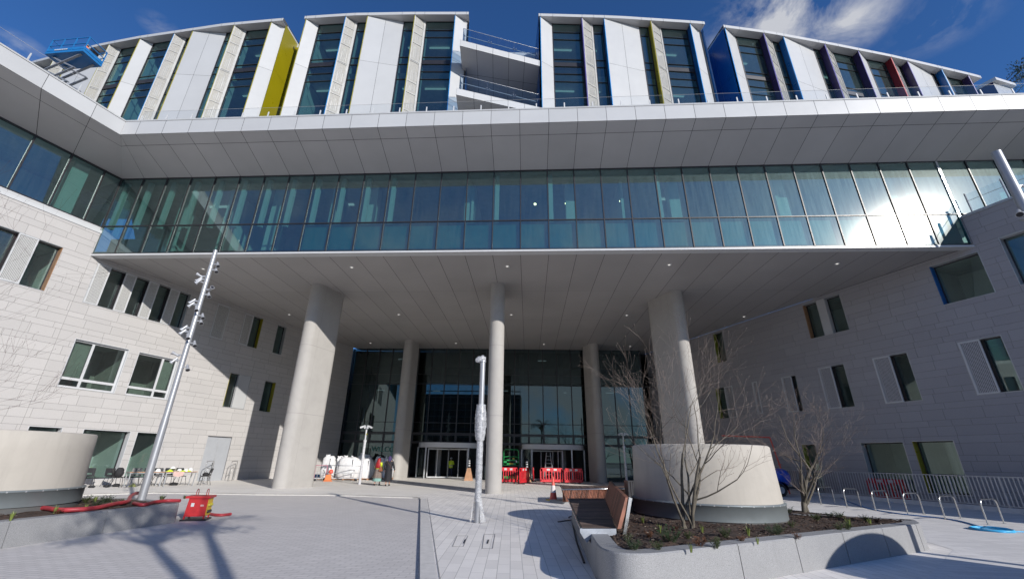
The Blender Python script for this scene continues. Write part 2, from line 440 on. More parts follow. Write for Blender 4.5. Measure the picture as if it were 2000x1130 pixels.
# ================================================================== WINGS (stone)
def wrect(W, TL, BR): 
    a = W.sz(*TL); c = W.sz(*BR); return (min(a[0], c[0]), max(a[0], c[0]), min(a[1], c[1]), max(a[1], c[1]))
def sunk_frame(b, W, r, t, o0, o1, m):
    """rectangular ring of section t between offsets o0..o1 (negative is inward)"""
    s0, s1, z0, z1 = r
    for a in ((s0, s1, z0, z0 + t), (s0, s1, z1 - t, z1), (s0, s0 + t, z0 + t, z1 - t), (s1 - t, s1, z0 + t, z1 - t)):
        wbox(b, W, a, o0, o1, m)
def wbox(b, W, r, o0, o1, m, shade=None):
    s0, s1, z0, z1 = r
    b.hexa([W.at(s0, z0, o0), W.at(s1, z0, o0), W.at(s1, z0, o1), W.at(s0, z0, o1), W.at(s0, z1, o0), W.at(s1, z1, o0), W.at(s1, z1, o1), W.at(s0, z1, o1)], m, shade)
ROWS = [.46, .30, .52, .30, .46, .27, .55, .34]
def stone_wall(W, regions, holes, m, seed, jt=.013):
    rnd = random.Random(seed); b = B()
    for s0, s1, z0, z1 in regions:
        z = z0; k = 0
        while z < z1 - .02:
            h = ROWS[k % 8] if k < 200 else .4; k += 1
            top = min(z + h, z1)
            if z1 - top < .12: top = z1
            s = s0 - rnd.random() * .7
            while s < s1:
                w = rnd.choice((.75, .95, 1.15, 1.5, 1.25)); a, c = max(s, s0), min(s + w, s1)
                if c - a > .02:
                    rs = [(a + jt / 2, c - jt / 2, z + jt / 2, top - jt / 2)]
                    for hh in holes: rs = rect_sub(rs, hh)
                    sh = rnd.random()
                    for r in rs:
                        if r[1] - r[0] < .01 or r[3] - r[2] < .01: continue
                        if abs(r[0] - r[1]) > 0: wbox(b, W, r, -.035, 0, m, sh)
                s += w
            z = top
        rs = [(s0, s1, z0, z1)]
        for hh in holes: rs = rect_sub(rs, hh)
        for r in rs: b.face([W.at(r[0], r[2], -.009), W.at(r[1], r[2], -.009), W.at(r[1], r[3], -.009), W.at(r[0], r[3], -.009)], SJ)
    return b
def room_box(b, W, r, d0, depth, m=ROOM, ml=None):
    s0, s1, z0, z1 = r
    s0 -= .25; s1 += .25; z1 += .05; z0 -= .35 if z0 > 1 else .0
    q = lambda s, z, o: W.at(s, z, -o)
    D = d0 + depth
    b.face([q(s0, z0, D), q(s1, z0, D), q(s1, z1, D), q(s0, z1, D)], m)
    b.face([q(s0, z0, d0), q(s0, z0, D), q(s0, z1, D), q(s0, z1, d0)], m)
    b.face([q(s1, z0, d0), q(s1, z0, D), q(s1, z1, D), q(s1, z1, d0)], m)
    b.face([q(s0, z0, d0), q(s1, z0, d0), q(s1, z0, D), q(s0, z0, D)], ROOMF)
    b.face([q(s0, z1, d0), q(s1, z1, d0), q(s1, z1, D), q(s0, z1, D)], CEIL)
    # inside face of the wall around the pane
    for a in rect_sub([(s0, s1, z0, z1)], r): b.face([q(a[0], a[2], d0 + .012), q(a[1], a[2], d0 + .012), q(a[1], a[3], d0 + .012), q(a[0], a[3], d0 + .012)], m)
def reveal(b, W, r, depth, m, side=None, sm=None, t=.03):
    """lining of the opening; side 'lo'/'hi' may take a colour"""
    s0, s1, z0, z1 = r
    wbox(b, W, (s0 - .001, s1 + .001, z1 - t, z1), -depth, .006, m); wbox(b, W, (s0 - .001, s1 + .001, z0, z0 + t), -depth, .012, m)
    wbox(b, W, (s0, s0 + t, z0 + t, z1 - t), -depth, .008, sm if side == 'lo' and sm else m)
    wbox(b, W, (s1 - t, s1, z0 + t, z1 - t), -depth, .008, sm if side == 'hi' and sm else m)
def window(W, r, parts, rev=.22, lin=ALU, side=None, sm=None, gl=GLW, perfm=PERFL, frame_m=FRAME, ft=.045, name='window', depth=2.6):
    """parts: list of (fraction, kind) along s; kinds: g glass, p perforated screen, w white panel, d dark panel"""
    b = B(); reveal(b, W, r, rev, lin, side, sm)
    s0, s1, z0, z1 = r[0] + .03, r[1] - .03, r[2] + .03, r[3] - .03
    fr = B(); pn = B(); rm = B(); scs = []
    tot = sum(p[0] for p in parts); s = s0
    for f, k in parts:
        e = s + (s1 - s0) * f / tot; q = (s, e, z0, z1)
        if k in 'gG':
            sunk_frame(fr, W, q, ft, -rev - .03, -rev + .035, frame_m)
            i = (s + ft, e - ft, z0 + ft, z1 - ft)
            pn.face([W.at(i[0], i[2], -rev), W.at(i[1], i[2], -rev), W.at(i[1], i[3], -rev), W.at(i[0], i[3], -rev)], gl)
        elif k == 'p':
            sb = B(); sunk_frame(sb, W, q, .055, -.05, .02, TRIMW)
            i = (s + .055, e - .055, z0 + .055, z1 - .055)
            sb.face([W.at(i[0], i[2], .0), W.at(i[1], i[2], .0), W.at(i[1], i[3], .0), W.at(i[0], i[3], .0)], perfm); scs.append(sb)
            wbox(fr, W, q, -rev - .02, -rev + .01, frame_m)
        elif k == 'w': wbox(b, W, q, -rev - .02, -.02, WHITE)
        elif k == 'd': wbox(b, W, q, -rev - .02, -rev + .02, FRAME)
        s = e
    room_box(rm, W, (s0, s1, z0, z1), rev + .05, depth)
    o = hb(b, name)
    if fr.f: hb(fr, 'frame', o)
    if pn.f: hb(pn, 'pane', o)
    for sb in scs: hb(sb, 'perforated_screen', o)
    hb(rm, 'room_lining', o)
    return o
def cross_window(W, r, split, rev=.20):
    """white framed four light window with a blind, side light and low transom"""
    b = B(); reveal(b, W, r, rev, TRIMW); s0, s1, z0, z1 = r[0] + .03, r[1] - .03, r[2] + .03, r[3] - .03
    fr = B(); pn = B(); sp = s0 + (s1 - s0) * split; zt = z0 + .46; t = .085
    wbox(fr, W, (s0, s1, z0, z0 + t), -rev - .04, -rev + .06, TRIMW); wbox(fr, W, (s0, s1, z1 - t, z1), -rev - .04, -rev + .06, TRIMW)
    wbox(fr, W, (s0, s0 + t, z0 + t, z1 - t), -rev - .04, -rev + .06, TRIMW); wbox(fr, W, (s1 - t, s1, z0 + t, z1 - t), -rev - .04, -rev + .06, TRIMW)
    wbox(fr, W, (sp - t * .7, sp + t * .7, z0 + t, z1 - t), -rev - .04, -rev + .06, TRIMW)
    wbox(fr, W, (s0 + t, sp - t * .7, zt - t * .8, zt + t * .8), -rev - .04, -rev + .055, TRIMW); wbox(fr, W, (sp + t * .7, s1 - t, zt - t * .8, zt + t * .8), -rev - .04, -rev + .055, TRIMW)
    for a in ((s0 + t, sp - t * .7, z0 + t, zt - t * .8), (sp + t * .7, s1 - t, z0 + t, zt - t * .8), (s0 + t, sp - t * .7, zt + t * .8, z1 - t), (sp + t * .7, s1 - t, zt + t * .8, z1 - t)):
        pn.face([W.at(a[0], a[2], -rev), W.at(a[1], a[2], -rev), W.at(a[1], a[3], -rev), W.at(a[0], a[3], -rev)], GLW)
        g = .018
        for q in ((a[0], a[1], a[2], a[2] + g), (a[0], a[1], a[3] - g, a[3]), (a[0], a[0] + g, a[2], a[3]), (a[1] - g, a[1], a[2], a[3])): wbox(fr, W, q, -rev - .01, -rev + .02, FRAME)
    bl = B(); na = (s0 + t, sp) if split < .5 else (sp, s1 - t); wbox(bl, W, (na[0], na[1], zt + .1, z1 - .05), -rev - .16, -rev - .14, BLIND)
    rm = B(); room_box(rm, W, (s0, s1, z0, z1), rev + .2, 2.6, BLIND)
    o = hb(b, 'window'); hb(fr, 'frame', o); hb(pn, 'pane', o); hb(bl, 'blind', o); hb(rm, 'room_lining', o)

# ---- left wing
LO = {}
LO['a'] = (LW.sz(86, 569)[0] - 5.2, LW.sz(105, 525)[0], LW.sz(60, 562)[1], LW.sz(124, 483)[1])
LO['b'] = wrect(LW, (193.6, 508.8), (353.9, 641.1))
LO['b'] = (LO['b'][0], LO['b'][1], LW.sz(160, 589.6)[1], LO['b'][3])
LO['c'] = wrect(LW, (426.4, 591.3), (433.5, 664.5))
LO['d'] = wrect(LW, (479.5, 610), (500.7, 680.8))
LO['e'] = wrect(LW, (543.2, 633), (549, 693.2))
LO['f'] = wrect(LW, (148, 660), (223.2, 768))
LO['g'] = wrect(LW, (272, 686.4), (327, 780.8))
LO['h'] = wrect(LW, (451.2, 726.8), (476, 799))
LO['i'] = wrect(LW, (518.4, 742.4), (526.6, 805))
LO['j'] = wrect(LW, (56.6, 831), (87, 930)); LO['k'] = wrect(LW, (164, 836.5), (226, 935.7)); LO['l'] = wrect(LW, (269.2, 841.9), (297, 936))
LO['m'] = wrect(LW, (406.9, 850.3), (433.5, 937.7))
for k in 'jkl': LO[k] = (LO[k][0], LO[k][1], .28, LO['k'][3])
LO['m'] = (LO['m'][0], LO['m'][1], 0.0, LO['m'][3])
z0b, z1b = LO['b'][2], min(LO['b'][3], 11.75)
LO['b'] = (LO['b'][0], LO['b'][1], z0b, z1b)
holes = list(LO.values())
ENDL = 12.3
hb(stone_wall(LW, [(-10.2, ENDL, 0, ZB), (-46, -10.2, 0, 13.42)], holes, STONE, 3), 'stone_wall')
window(LW, LO['a'], [(1, 'p'), (1.2, 'g'), (1, 'p'), (1.25, 'g'), (1, 'p'), (1.25, 'g')], rev=.34, side='hi', sm=BRONZE)
window(LW, LO['b'], [(1, 'p'), (1.2, 'g'), (.9, 'p'), (1.1, 'g'), (.9, 'p'), (1.1, 'g'), (.9, 'p'), (1.1, 'g')], rev=.3)
window(LW, LO['c'], [(1, 'p')]); window(LW, LO['d'], [(1, 'p'), (1.1, 'g')], side='hi', sm=YEL, rev=.3)
window(LW, LO['e'], [(1, 'g')], side='hi', rev=.3)
cross_window(LW, LO['f'], .36); cross_window(LW, LO['g'], .64)
window(LW, LO['h'], [(.9, 'g'), (1.2, 'w')], side='lo', sm=YEL); window(LW, LO['i'], [(1, 'g')], side='hi', sm=YEL, rev=.34)
for k in 'jkl': window(LW, LO[k], [(1, 'g')], rev=.36, lin=TRIMW)
b = B(); r = LO['m']; wbox(b, LW, (r[0], r[1], 0.005, r[3]), -.10, -.07, mat('grey_door', (.36, .375, .40), .4, var=.04))
wbox(b, LW, (r[0], r[1], r[3] - .03, r[3]), -.12, .004, FRAME)
d = hb(b, 'door'); b = B(); wbox(b, LW, (r[0] + .98 * (r[1] - r[0]) / 2, r[0] + 1.01 * (r[1] - r[0]) / 2, .01, r[3] - .04), -.069, -.066, ALU); wbox(b, LW, (r[1] - 1.0, r[1] - .96, .95, 1.15), -.07, -.02, STEEL); hb(b, 'door_handle', d)
# building mass behind the stone (keeps sun and sky out)
b = B(); q = LW
for s0, s1, z1 in ((-46, -10.2, 17), (-10.2, 13, 12)):
    wbox(b, q, (s0, s1, -.1, z1), -12, -4.2, WHITE)
wbox(b, q, (-46, -45.6, 0, 17.2), -12, -.03, WHITE)
hb(b, 'wing_mass')
# coping under the glass and the glazed storey of the left wing
b = B(); wbox(b, LW, (-46, -10.16, 13.42, 13.60), -.5, .035, TRIMW); wbox(b, LW, (-46, -10.16, 13.615, 13.80), -.5, -.05, WHITE); hb(b, 'coping')
lm = [LW.sz(202, 445)[0], LW.sz(165.6, 428.8)[0], LW.sz(96, 400)[0], LW.sz(16, 369)[0]]
while lm[-1] > -45: lm.append(lm[-1] - 2.05)
b = B(); mf = B()
for i in range(len(lm) - 1):
    b.face([LW.at(lm[i + 1] + .03, 13.84, -.1), LW.at(lm[i] - .03, 13.84, -.1), LW.at(lm[i] - .03, ZT - .03, -.1), LW.at(lm[i + 1] + .03, ZT - .03, -.1)], GLB)
for s in lm: wbox(mf, LW, (s - .035, s + .035, 13.8, ZT), -.2, -.02, FRAME)
wbox(mf, LW, (-46, lm[0], 13.8, 13.86), -.17, -.04, FRAME); wbox(mf, LW, (-46, lm[0], ZT - .08, ZT), -.17, -.04, FRAME)
o = hb(b, 'side_glazing'); hb(mf, 'mullion_grid', o)
b = B()
b.face([LW.at(-46, 13.75, -6), LW.at(-8, 13.75, -6), LW.at(-8, 17.3, -6), LW.at(-46, 17.3, -6)], ROOM)
b.face([LW.at(-46, 13.7, -6), LW.at(-10.2, 13.7, -6), LW.at(-10.2, 13.7, -.2), LW.at(-46, 13.7, -.2)], ROOMF)
b.face([LW.at(-46, 17.16, -6), LW.at(-10.2, 17.16, -6), LW.at(-10.2, 17.16, -.12), LW.at(-46, 17.16, -.12)], CEIL)
for s in (lm[1] - .5, lm[1] - 5.5, lm[1] - 10.5, lm[1] - 15): wbox(b, LW, (s - .75, s, 13.75, 17.15), -.95, -.45, ROOM)
b.bar(LW.at(lm[2] + .15, 13.8, -.8), LW.at(lm[2] + .75, 14.9, -.8), .07, .2, ROOM)
hb(b, 'side_interior')

# ---- right wing
RO_ = {}
RO_['a'] = (RW.sz(1945.8, 571.3)[0], RW.sz(1843.9, 596)[0], RW.sz(1843.9, 596)[1], 11.72)
RO_['b'] = wrect(RW, (1567, 596), (1660, 643.5))
RO_['c'] = wrect(RW, (1392.7, 651.6), (1421, 704.7)); RO_['d'] = wrect(RW, (1397, 757.8), (1441, 814.4))
RO_['e'] = wrect(RW, (1467.4, 745.4), (1491, 807.3)); RO_['f'] = wrect(RW, (1524.7, 736.5), (1570.7, 802.7))
RO_['g'] = wrect(RW, (1597, 720.6), (1671.5, 793.9)); RO_['h'] = wrect(RW, (1703, 701.2), (1802.9, 781.3))
RO_['i'] = wrect(RW, (1869, 668.8), (2001.8, 762.4))
RO_['j'] = (RW.sz(1948.8, 464)[0] - 3.0, RW.sz(1948.8, 464)[0], RW.sz(1991.8, 557.8)[1], RW.sz(1948.8, 464)[1])
RO_['k'] = (RW.sz(1788, 940)[0], RW.sz(1679.6, 863.7)[0], .5, RW.sz(1679.6, 863.7)[1])
RO_['l'] = (RW.sz(1900, 965.8)[0], RW.sz(1780.8, 860.5)[0], .5, RW.sz(1780.8, 860.5)[1])
RO_['m'] = (RW.sz(1600, 900)[0], RW.sz(1566, 868)[0], .1, RW.sz(1679.6, 863.7)[1])
for k in 'gh': RO_[k] = (RO_[k][0], RO_[k][1], RO_['i'][2], RO_['i'][3])
GRN = mat('green_panel', (.20, .24, .015), .35)
holes = list(RO_.values()); ENDR = 25.6
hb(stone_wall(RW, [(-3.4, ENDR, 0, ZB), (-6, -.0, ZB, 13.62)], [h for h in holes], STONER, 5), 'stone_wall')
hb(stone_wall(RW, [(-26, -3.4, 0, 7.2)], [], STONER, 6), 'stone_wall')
window(RW, RO_['a'], [(1, 'g')], rev=.34, lin=ALU, side='hi', sm=BLU, perfm=PERFR)
window(RW, RO_['b'], [(1, 'g'), (.55, 'w'), (.9, 'g')], rev=.34, side='hi', sm=BRONZE)
window(RW, RO_['c'], [(1, 'g')], rev=.34, side='hi', sm=GRN); window(RW, RO_['d'], [(.9, 'p'), (1, 'g')], rev=.34, side='hi', sm=GRN, perfm=PERFR)
window(RW, RO_['e'], [(1, 'p')], perfm=PERFR); window(RW, RO_['f'], [(.45, 'g'), (1, 'p')], perfm=PERFR)
for k in 'ghi': window(RW, RO_[k], [(1, 'g'), (1.05, 'p')], rev=.3, perfm=PERFR)
window(RW, RO_['j'], [(1, 'g')], rev=.36, lin=ALU)
window(RW, RO_['k'], [(1, 'g')], rev=.36); window(RW, RO_['l'], [(1, 'g')], rev=.36, side='hi', sm=YEL); window(RW, RO_['m'], [(1, 'g')], rev=.36, side='hi', sm=GRN)
b = B()
wbox(b, RW, (-6, .0, -.1, 13.66), -14, -4.2, WHITE); wbox(b, RW, (0, 26.5, -.1, 12.0), -14, -4.2, WHITE)
wbox(b, RW, (-6, 26.4, 11.98, 12.02), -14, -.04, WHITE)
wbox(b, RW, (-26, -6, -.1, 7.15), -14, -3.9, WHITE); wbox(b, RW, (-26, -6, 7.1, 7.25), -14, -.04, WHITE); wbox(b, RW, (-26, -25.8, 0, 7.1), -14, -.05, WHITE)
wbox(b, RW, (-6, -5.85, 0, 13.6), -14, -.04, WHITE); wbox(b, RW, (-6, -.2, 13.55, 13.66), -14, -.3, ROOMF)
hb(b, 'wing_mass')
b = B(); wbox(b, RW, (-6.05, -.16, 13.62, 13.75), -.45, .05, ALU); hb(b, 'coping')
# glass balustrade on the right wing terrace
b = B(); pp_ = []
for i in range(4):
    p = B(); pp_.append(p); s = -.55 - i * 1.35
    b.face([RW.at(s - 1.3, 13.8, -.2), RW.at(s - .03, 13.8, -.2), RW.at(s - .03, 14.85, -.2), RW.at(s - 1.3, 14.85, -.2)], GLR)
    wbox(p, RW, (s - .025, s + .025, 13.75, 14.9), -.26, -.15, ALU)
o = hb(b, 'glass_balustrade')
for p in pp_: hb(p, 'balustrade_post', o)
p = B(); p.tube([RW.at(-.5, 14.45, -.16), RW.at(-6, 14.45, -.16)], .012, STEEL, 6); hb(p, 'handrail', o)

# ================================================================== GLAZED BAND
def sk(k): return 25.89 + (k - 17) * (1.531 if k < 17 else 1.504)
ks = list(range(0, 37)); S0 = -.06
sR = BD.sz(1895, 481)[0]
b = B(); mf = B()
edges = [S0] + [sk(k) for k in ks[1:]]
for a, c in zip(edges, edges[1:]):
    b.face([BD.at(a + .02, ZM + .02, 0), BD.at(c - .02, ZM + .02, 0), BD.at(c - .02, ZT - .02, 0), BD.at(a + .02, ZT - .02, 0)], GLB)
    if a < sR: b.face([BD.at(a + .02, ZB + .08, 0), BD.at(min(c, sR) - .02, ZB + .08, 0), BD.at(min(c, sR) - .02, ZM - .02, 0), BD.at(a + .02, ZM - .02, 0)], GLB)
for s in edges:
    wbox(mf, BD, (s - .028, s + .028, ZB + .07 if s < sR else 13.6, ZT), -.12, .045, FRAME)
mend = edges[-1]
wbox(mf, BD, (S0, mend, ZM - .03, ZM + .03), -.1, .035, FRAME); wbox(mf, BD, (S0, sR, ZB + .02, ZB + .085), -.1, .03, FRAME); wbox(mf, BD, (S0, mend, ZT - .06, ZT), -.1, .03, FRAME)
wbox(mf, BD, (sk(31) - .05, sk(31) + .05, ZB + .1, ZT), -.05, .06, STEEL)
o = hb(b, 'band_glazing'); hb(mf, 'mullion_grid', o)
b = B(); wbox(b, BD, (-.12, sR + .15, ZB - .075, ZB + .018), -.4, .05, TRIMW); hb(b, 'soffit_edge_trim')
# interior of the band
b = B()
def bq(s0, s1, z0, z1, o, m): b.face([BD.at(s0, z0, o), BD.at(s1, z0, o), BD.at(s1, z1, o), BD.at(s0, z1, o)], m)
bq(-8, 56, ZB, ZT, -7.5, ROOM)
for z, m in ((12.30, ROOMF), (ZT - .02, CEIL), (ZB + .1, JOINT)):
    b.face([BD.at(-6, z, -7.5), BD.at(56, z, -7.5), BD.at(56, z, -.13), BD.at(-2 if m is not CEIL else 0, z, -.13)], m)
for s in list(range(3, 56, 6)): wbox(b, BD, (s, s + .6, 12.3, ZT), -1.9, -1.3, ROOM)
for s in (6.2, 12.8, 21.4, 30.2, 38.9, 46): wbox(b, BD, (s, s + .15, 12.3, ZT - .03), -7.4, -1.2, ROOM)
for s in (1.6, 3.1, 4.6, 7.7, 13.8): wbox(b, BD, (s, s + .9, 14.45, 14.5), -1.0, -.94, STEEL)
for k in ks[:36]:
    if k < 12 or k in (15, 17, 21): wbox(b, BD, (sk(k) + .06, sk(k) + .30, ZM + .05, ZT - .1), -.5, -.3, ROOM)
inn = hb(b, 'band_interior')
b = B()
for s, z in ((25.2, 15.9), (27.05, 15.9), (30.25, 16.0)): b.lathe([(0, -.06), (.07, -.03), (.08, .03), (.0, .07)], emis('warm_lamp', (1, .75, .45), 9), BD.at(s, z, -1.5), 10)
for s in (3.3, 12, 33): wbox(b, BD, (s, s + 1.3, ZT - .1, ZT - .05), -3.2, -3.0, emis('cool_lamp', (.85, 1, .95), .5))
hb(b, 'ceiling_lamp', inn)
b = B(); SP = mat('spandrel_backing', (.05, .19, .21), .5)
for a, c in zip(edges[8:], edges[9:]):
    if a < sR: wbox(b, BD, (a + .03, min(c, sR) - .03, ZB + .1, ZM), -.22, -.18, SP)
hb(b, 'spandrel_backing', inn)

# ================================================================== CANOPY
cn = BD.n; D = 2.72
E0 = V((-21.5, 19.07, ZE))
def ce(s, z=ZE, out=0): return BD.at(s, z, D + out)
ldir = LW.d; L0 = V((E0.x, E0.y, 0))
def le(t, z=ZE, out=0): return L0 - ldir * t + V((0, 0, z)) + LW.n * out
b = B(); s_e0 = (E0 - BD.p).dot(BD.d)
def jointed_quad(b, p, m, gap=.022, back=None):
    """panel inset by half the joint on each side, dark sheet behind"""
    c = sum(p, V((0, 0, 0))) / 4
    e = [(p[1] - p[0]).length, (p[2] - p[1]).length]
    u0, u1 = gap / 2 / max(e[0], .05), gap / 2 / max(e[1], .05)
    f = lambda u, v: (p[0] * (1 - u) + p[1] * u) * (1 - v) + (p[3] * (1 - u) + p[2] * u) * v
    b.face([f(u0, u1), f(1 - u0, u1), f(1 - u0, 1 - u1), f(u0, 1 - u1)], m)
ZI = .24
EZ = [(BD.at(S0, ZT, .02), E0)]
for k in ks[1:]: EZ.append((BD.at(sk(k), ZT, .02), ce(max(sk(k), s_e0 + .01 + (k - 1) * .02))))
start = 2
# fan of panels at the mitre then regular panels
for i in range(len(EZ) - 1):
    a0, a1 = EZ[i]; c0, c1 = EZ[i + 1]
    m0 = a1 + (a0 - a1) * ZI; m1 = c1 + (c0 - c1) * ZI
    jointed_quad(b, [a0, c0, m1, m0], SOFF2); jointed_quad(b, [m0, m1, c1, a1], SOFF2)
lj = [lm[0]] + [l for l in lm[2:]]
prev = (LW.at(lm[0], ZT, -.08), E0.copy())
for i, s in enumerate(lm[2:]):
    e = le((i + 1) * 2.02 - .6)
    cur = (LW.at(s, ZT, -.08), e)
    m0 = prev[1] + (prev[0] - prev[1]) * ZI; m1 = cur[1] + (cur[0] - cur[1]) * ZI
    jointed_quad(b, [cur[0], prev[0], m0, m1], SOFF2); jointed_quad(b, [m1, m0, prev[1], cur[1]], SOFF2)
    prev = cur
lend = prev
up = V((0, 0, .02))
b.face([BD.at(S0, ZT, .0) + up, BD.at(sk(36), ZT, .0) + up, ce(sk(36)) + up, E0 + up], JOINT)
b.face([lend[0] + up, LW.at(lm[0], ZT, -.08) + up, E0 + up, lend[1] + up], JOINT)
hb(b, 'canopy_soffit')
b = B()
for i in range(len(EZ) - 1):
    a, c = EZ[i][1], EZ[i + 1][1]
    if (c - a).length < .1: continue
    o1 = cn * .0
    jointed_quad(b, [a, c, c + V((0, 0, ZF - ZE - .09)), a + V((0, 0, ZF - ZE - .09))], WHITE, .02)
    jointed_quad(b, [a + V((0, 0, ZF - ZE - .075)), c + V((0, 0, ZF - ZE - .075)), c + V((0, 0, ZF - ZE)) + cn * .03, a + V((0, 0, ZF - ZE)) + cn * .03], TRIMW, .008)
ts = [0] + [(i + 1) * 2.02 - .6 for i in range(len(lm) - 2)]
for t0, t1 in zip(ts, ts[1:]):
    jointed_quad(b, [le(t1), le(t0), le(t0, ZF - .09), le(t1, ZF - .09)], WHITE, .02)
    jointed_quad(b, [le(t1, ZF - .075), le(t0, ZF - .075), le(t0, ZF, .03), le(t1, ZF, .03)], TRIMW, .008)
bk = -.02
b.face([E0 + cn * bk, ce(sk(36), ZE, bk), ce(sk(36), ZF, bk), V((E0.x, E0.y, ZF)) + cn * bk], JOINT)
b.face([le(ts[-1], ZE, bk), le(0, ZE, bk), le(0, ZF, bk), le(ts[-1], ZF, bk)], JOINT)
hb(b, 'canopy_fascia')
# terrace deck on top of the canopy
b = B()
pts = [E0 + V((0, 0, ZF - ZE - .01)), ce(sk(36), ZF - .01)]
b.face([E0.xy.to_3d() + V((0, 0, ZF - .01)), ce(sk(36), ZF - .01), V((45, 30, ZF - .01)), V((0, 30, ZF - .01)), V((-40, 30, ZF - .01)), V((-46, 15, ZF - .01)), le(ts[-1], ZF - .01)], mat('terrace_deck', (.34, .34, .33), .8))
hb(b, 'terrace_deck')
# terrace glass balustrade with short white posts
def bal(fn, t0, t1, step):
    t = t0; b = B(); par = thing_b = None; posts = []
    while t < t1:
        p = B(); posts.append(p)
        b.face([fn(t, ZF), fn(t + step - .02, ZF), fn(t + step - .02, ZF + .92), fn(t, ZF + .92)], GLT)
        q = fn(t, 0); p.hexa([fn(t, ZF) + V((-.03, -.03, 0)), fn(t, ZF) + V((.03, -.03, 0)), fn(t, ZF) + V((.03, .03, 0)), fn(t, ZF) + V((-.03, .03, 0))] + [fn(t, ZF + .62) + V((-.03, -.01, 0)), fn(t, ZF + .62) + V((.03, -.01, 0)), fn(t, ZF + .62) + V((.03, .02, 0)), fn(t, ZF + .62) + V((-.03, .02, 0))], TRIMW)
        t += step
    o = hb(b, 'terrace_balustrade')
    for p in posts: hb(p, 'balustrade_post', o)
    p = B(); p.tube([fn(t0, ZF + .925), fn(t, ZF + .925)], .007, SCRF, 6); hb(p, 'handrail', o)
bal(lambda s, z: ce(s, z, -.30), s_e0 + .5, sk(36), 1.515)
bal(lambda s, z: le(s, z, -.30), 2.2, 26, 2.02)

# ================================================================== ENTRANCE SOFFIT, COLUMNS
c0 = BD.at(-.1, ZB, 0); c1 = BD.at(sR + .1, ZB, 0); c2 = RW.at(26.3, ZB, 0); c3 = LW.at(13.6, ZB, 0)
poly = [V((q.x, q.y, ZB)) for q in (c0, c1, c2, c3)]
b = B(); dirn = cn.copy(); dirn.z = 0
for k in range(-1, 33):
    a, c = sk(k), sk(k + 1)
    st = clip(clip(poly, BD.at(a + .011, 0, 0), BD.d), BD.at(c - .011, 0, 0), -BD.d)
    if len(st) < 3: continue
    t0 = 0
    for L, t1 in ((0, 5.9), (1, 12.2), (2, 18.4), (3, 30)):
        pc = clip(clip(st, BD.at(0, 0, -t0 - .004), -cn), BD.at(0, 0, -t1 + .004), cn)
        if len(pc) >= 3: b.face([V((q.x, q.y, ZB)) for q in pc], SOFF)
        t0 = t1
b.face([V((q.x, q.y, ZB + .015)) for q in poly], JOINT)
hb(b, 'entrance_soffit')
for x, y in ((687, 522), (990.8, 520), (1307, 517), (778.9, 614), (998.6, 614.3), (1224, 615.5), (723.5, 669.6), (890.4, 670), (1062.2, 672), (1230.7, 676), (1635, 515), (1453, 618), (565, 614), (397, 525)):
    g = G(x, y, ZB - .006); b = B(); b.lathe([(.0, 0), (.085, 0), (.10, -.012), (.135, -.012), (.14, .01)], TRIMW, g, 16); o = hb(b, 'downlight')
    b = B(); b.lathe([(0, -.004), (.07, -.004)], emis('downlight_lamp', (1, .97, .9), .9), g, 12); hb(b, 'lamp', o)
def column(a, c, r, z1):
    a, c = V((*a, 0)), V((*c, 0)); d = (c - a).normalized(); n = V((-d.y, d.x, 0)); ring = []
    for i in range(17): t = math.pi * i / 16 - math.pi / 2; ring.append(c + d * math.cos(t) * r + n * math.sin(t) * r)
    for i in range(17): t = math.pi * i / 16 + math.pi / 2; ring.append(a + d * math.cos(t) * r + n * math.sin(t) * r)
    b = B(); b.quadmesh([[q for q in ring], [q + V((0, 0, z1)) for q in ring]], CONC, True)
    # thin darker lines where the formwork panels met
    for side in (n, -n):
        q = a + d * .28 + side * (r + .001); b.hexa([q - d * .006, q + d * .006, q + d * .006 + side * .002, q - d * .006 + side * .002] + [p + V((0, 0, z1)) for p in (q - d * .006, q + d * .006, q + d * .006 + side * .002, q - d * .006 + side * .002)], mat('form_line', (.3, .285, .265), .9))
    return hb(b, 'column')
column((-12.03, 26.0), (-11.4, 27.65), .45, ZB); column((-.24, 25.2), (-.24, 27.2), .45, ZB); column((11.35, 25.9), (10.65, 27.75), .45, ZB)
column((-8.72, 39.6), (-8.4, 40.7), .45, ZB); column((8.85, 39.6), (8.5, 40.8), .45, ZB)

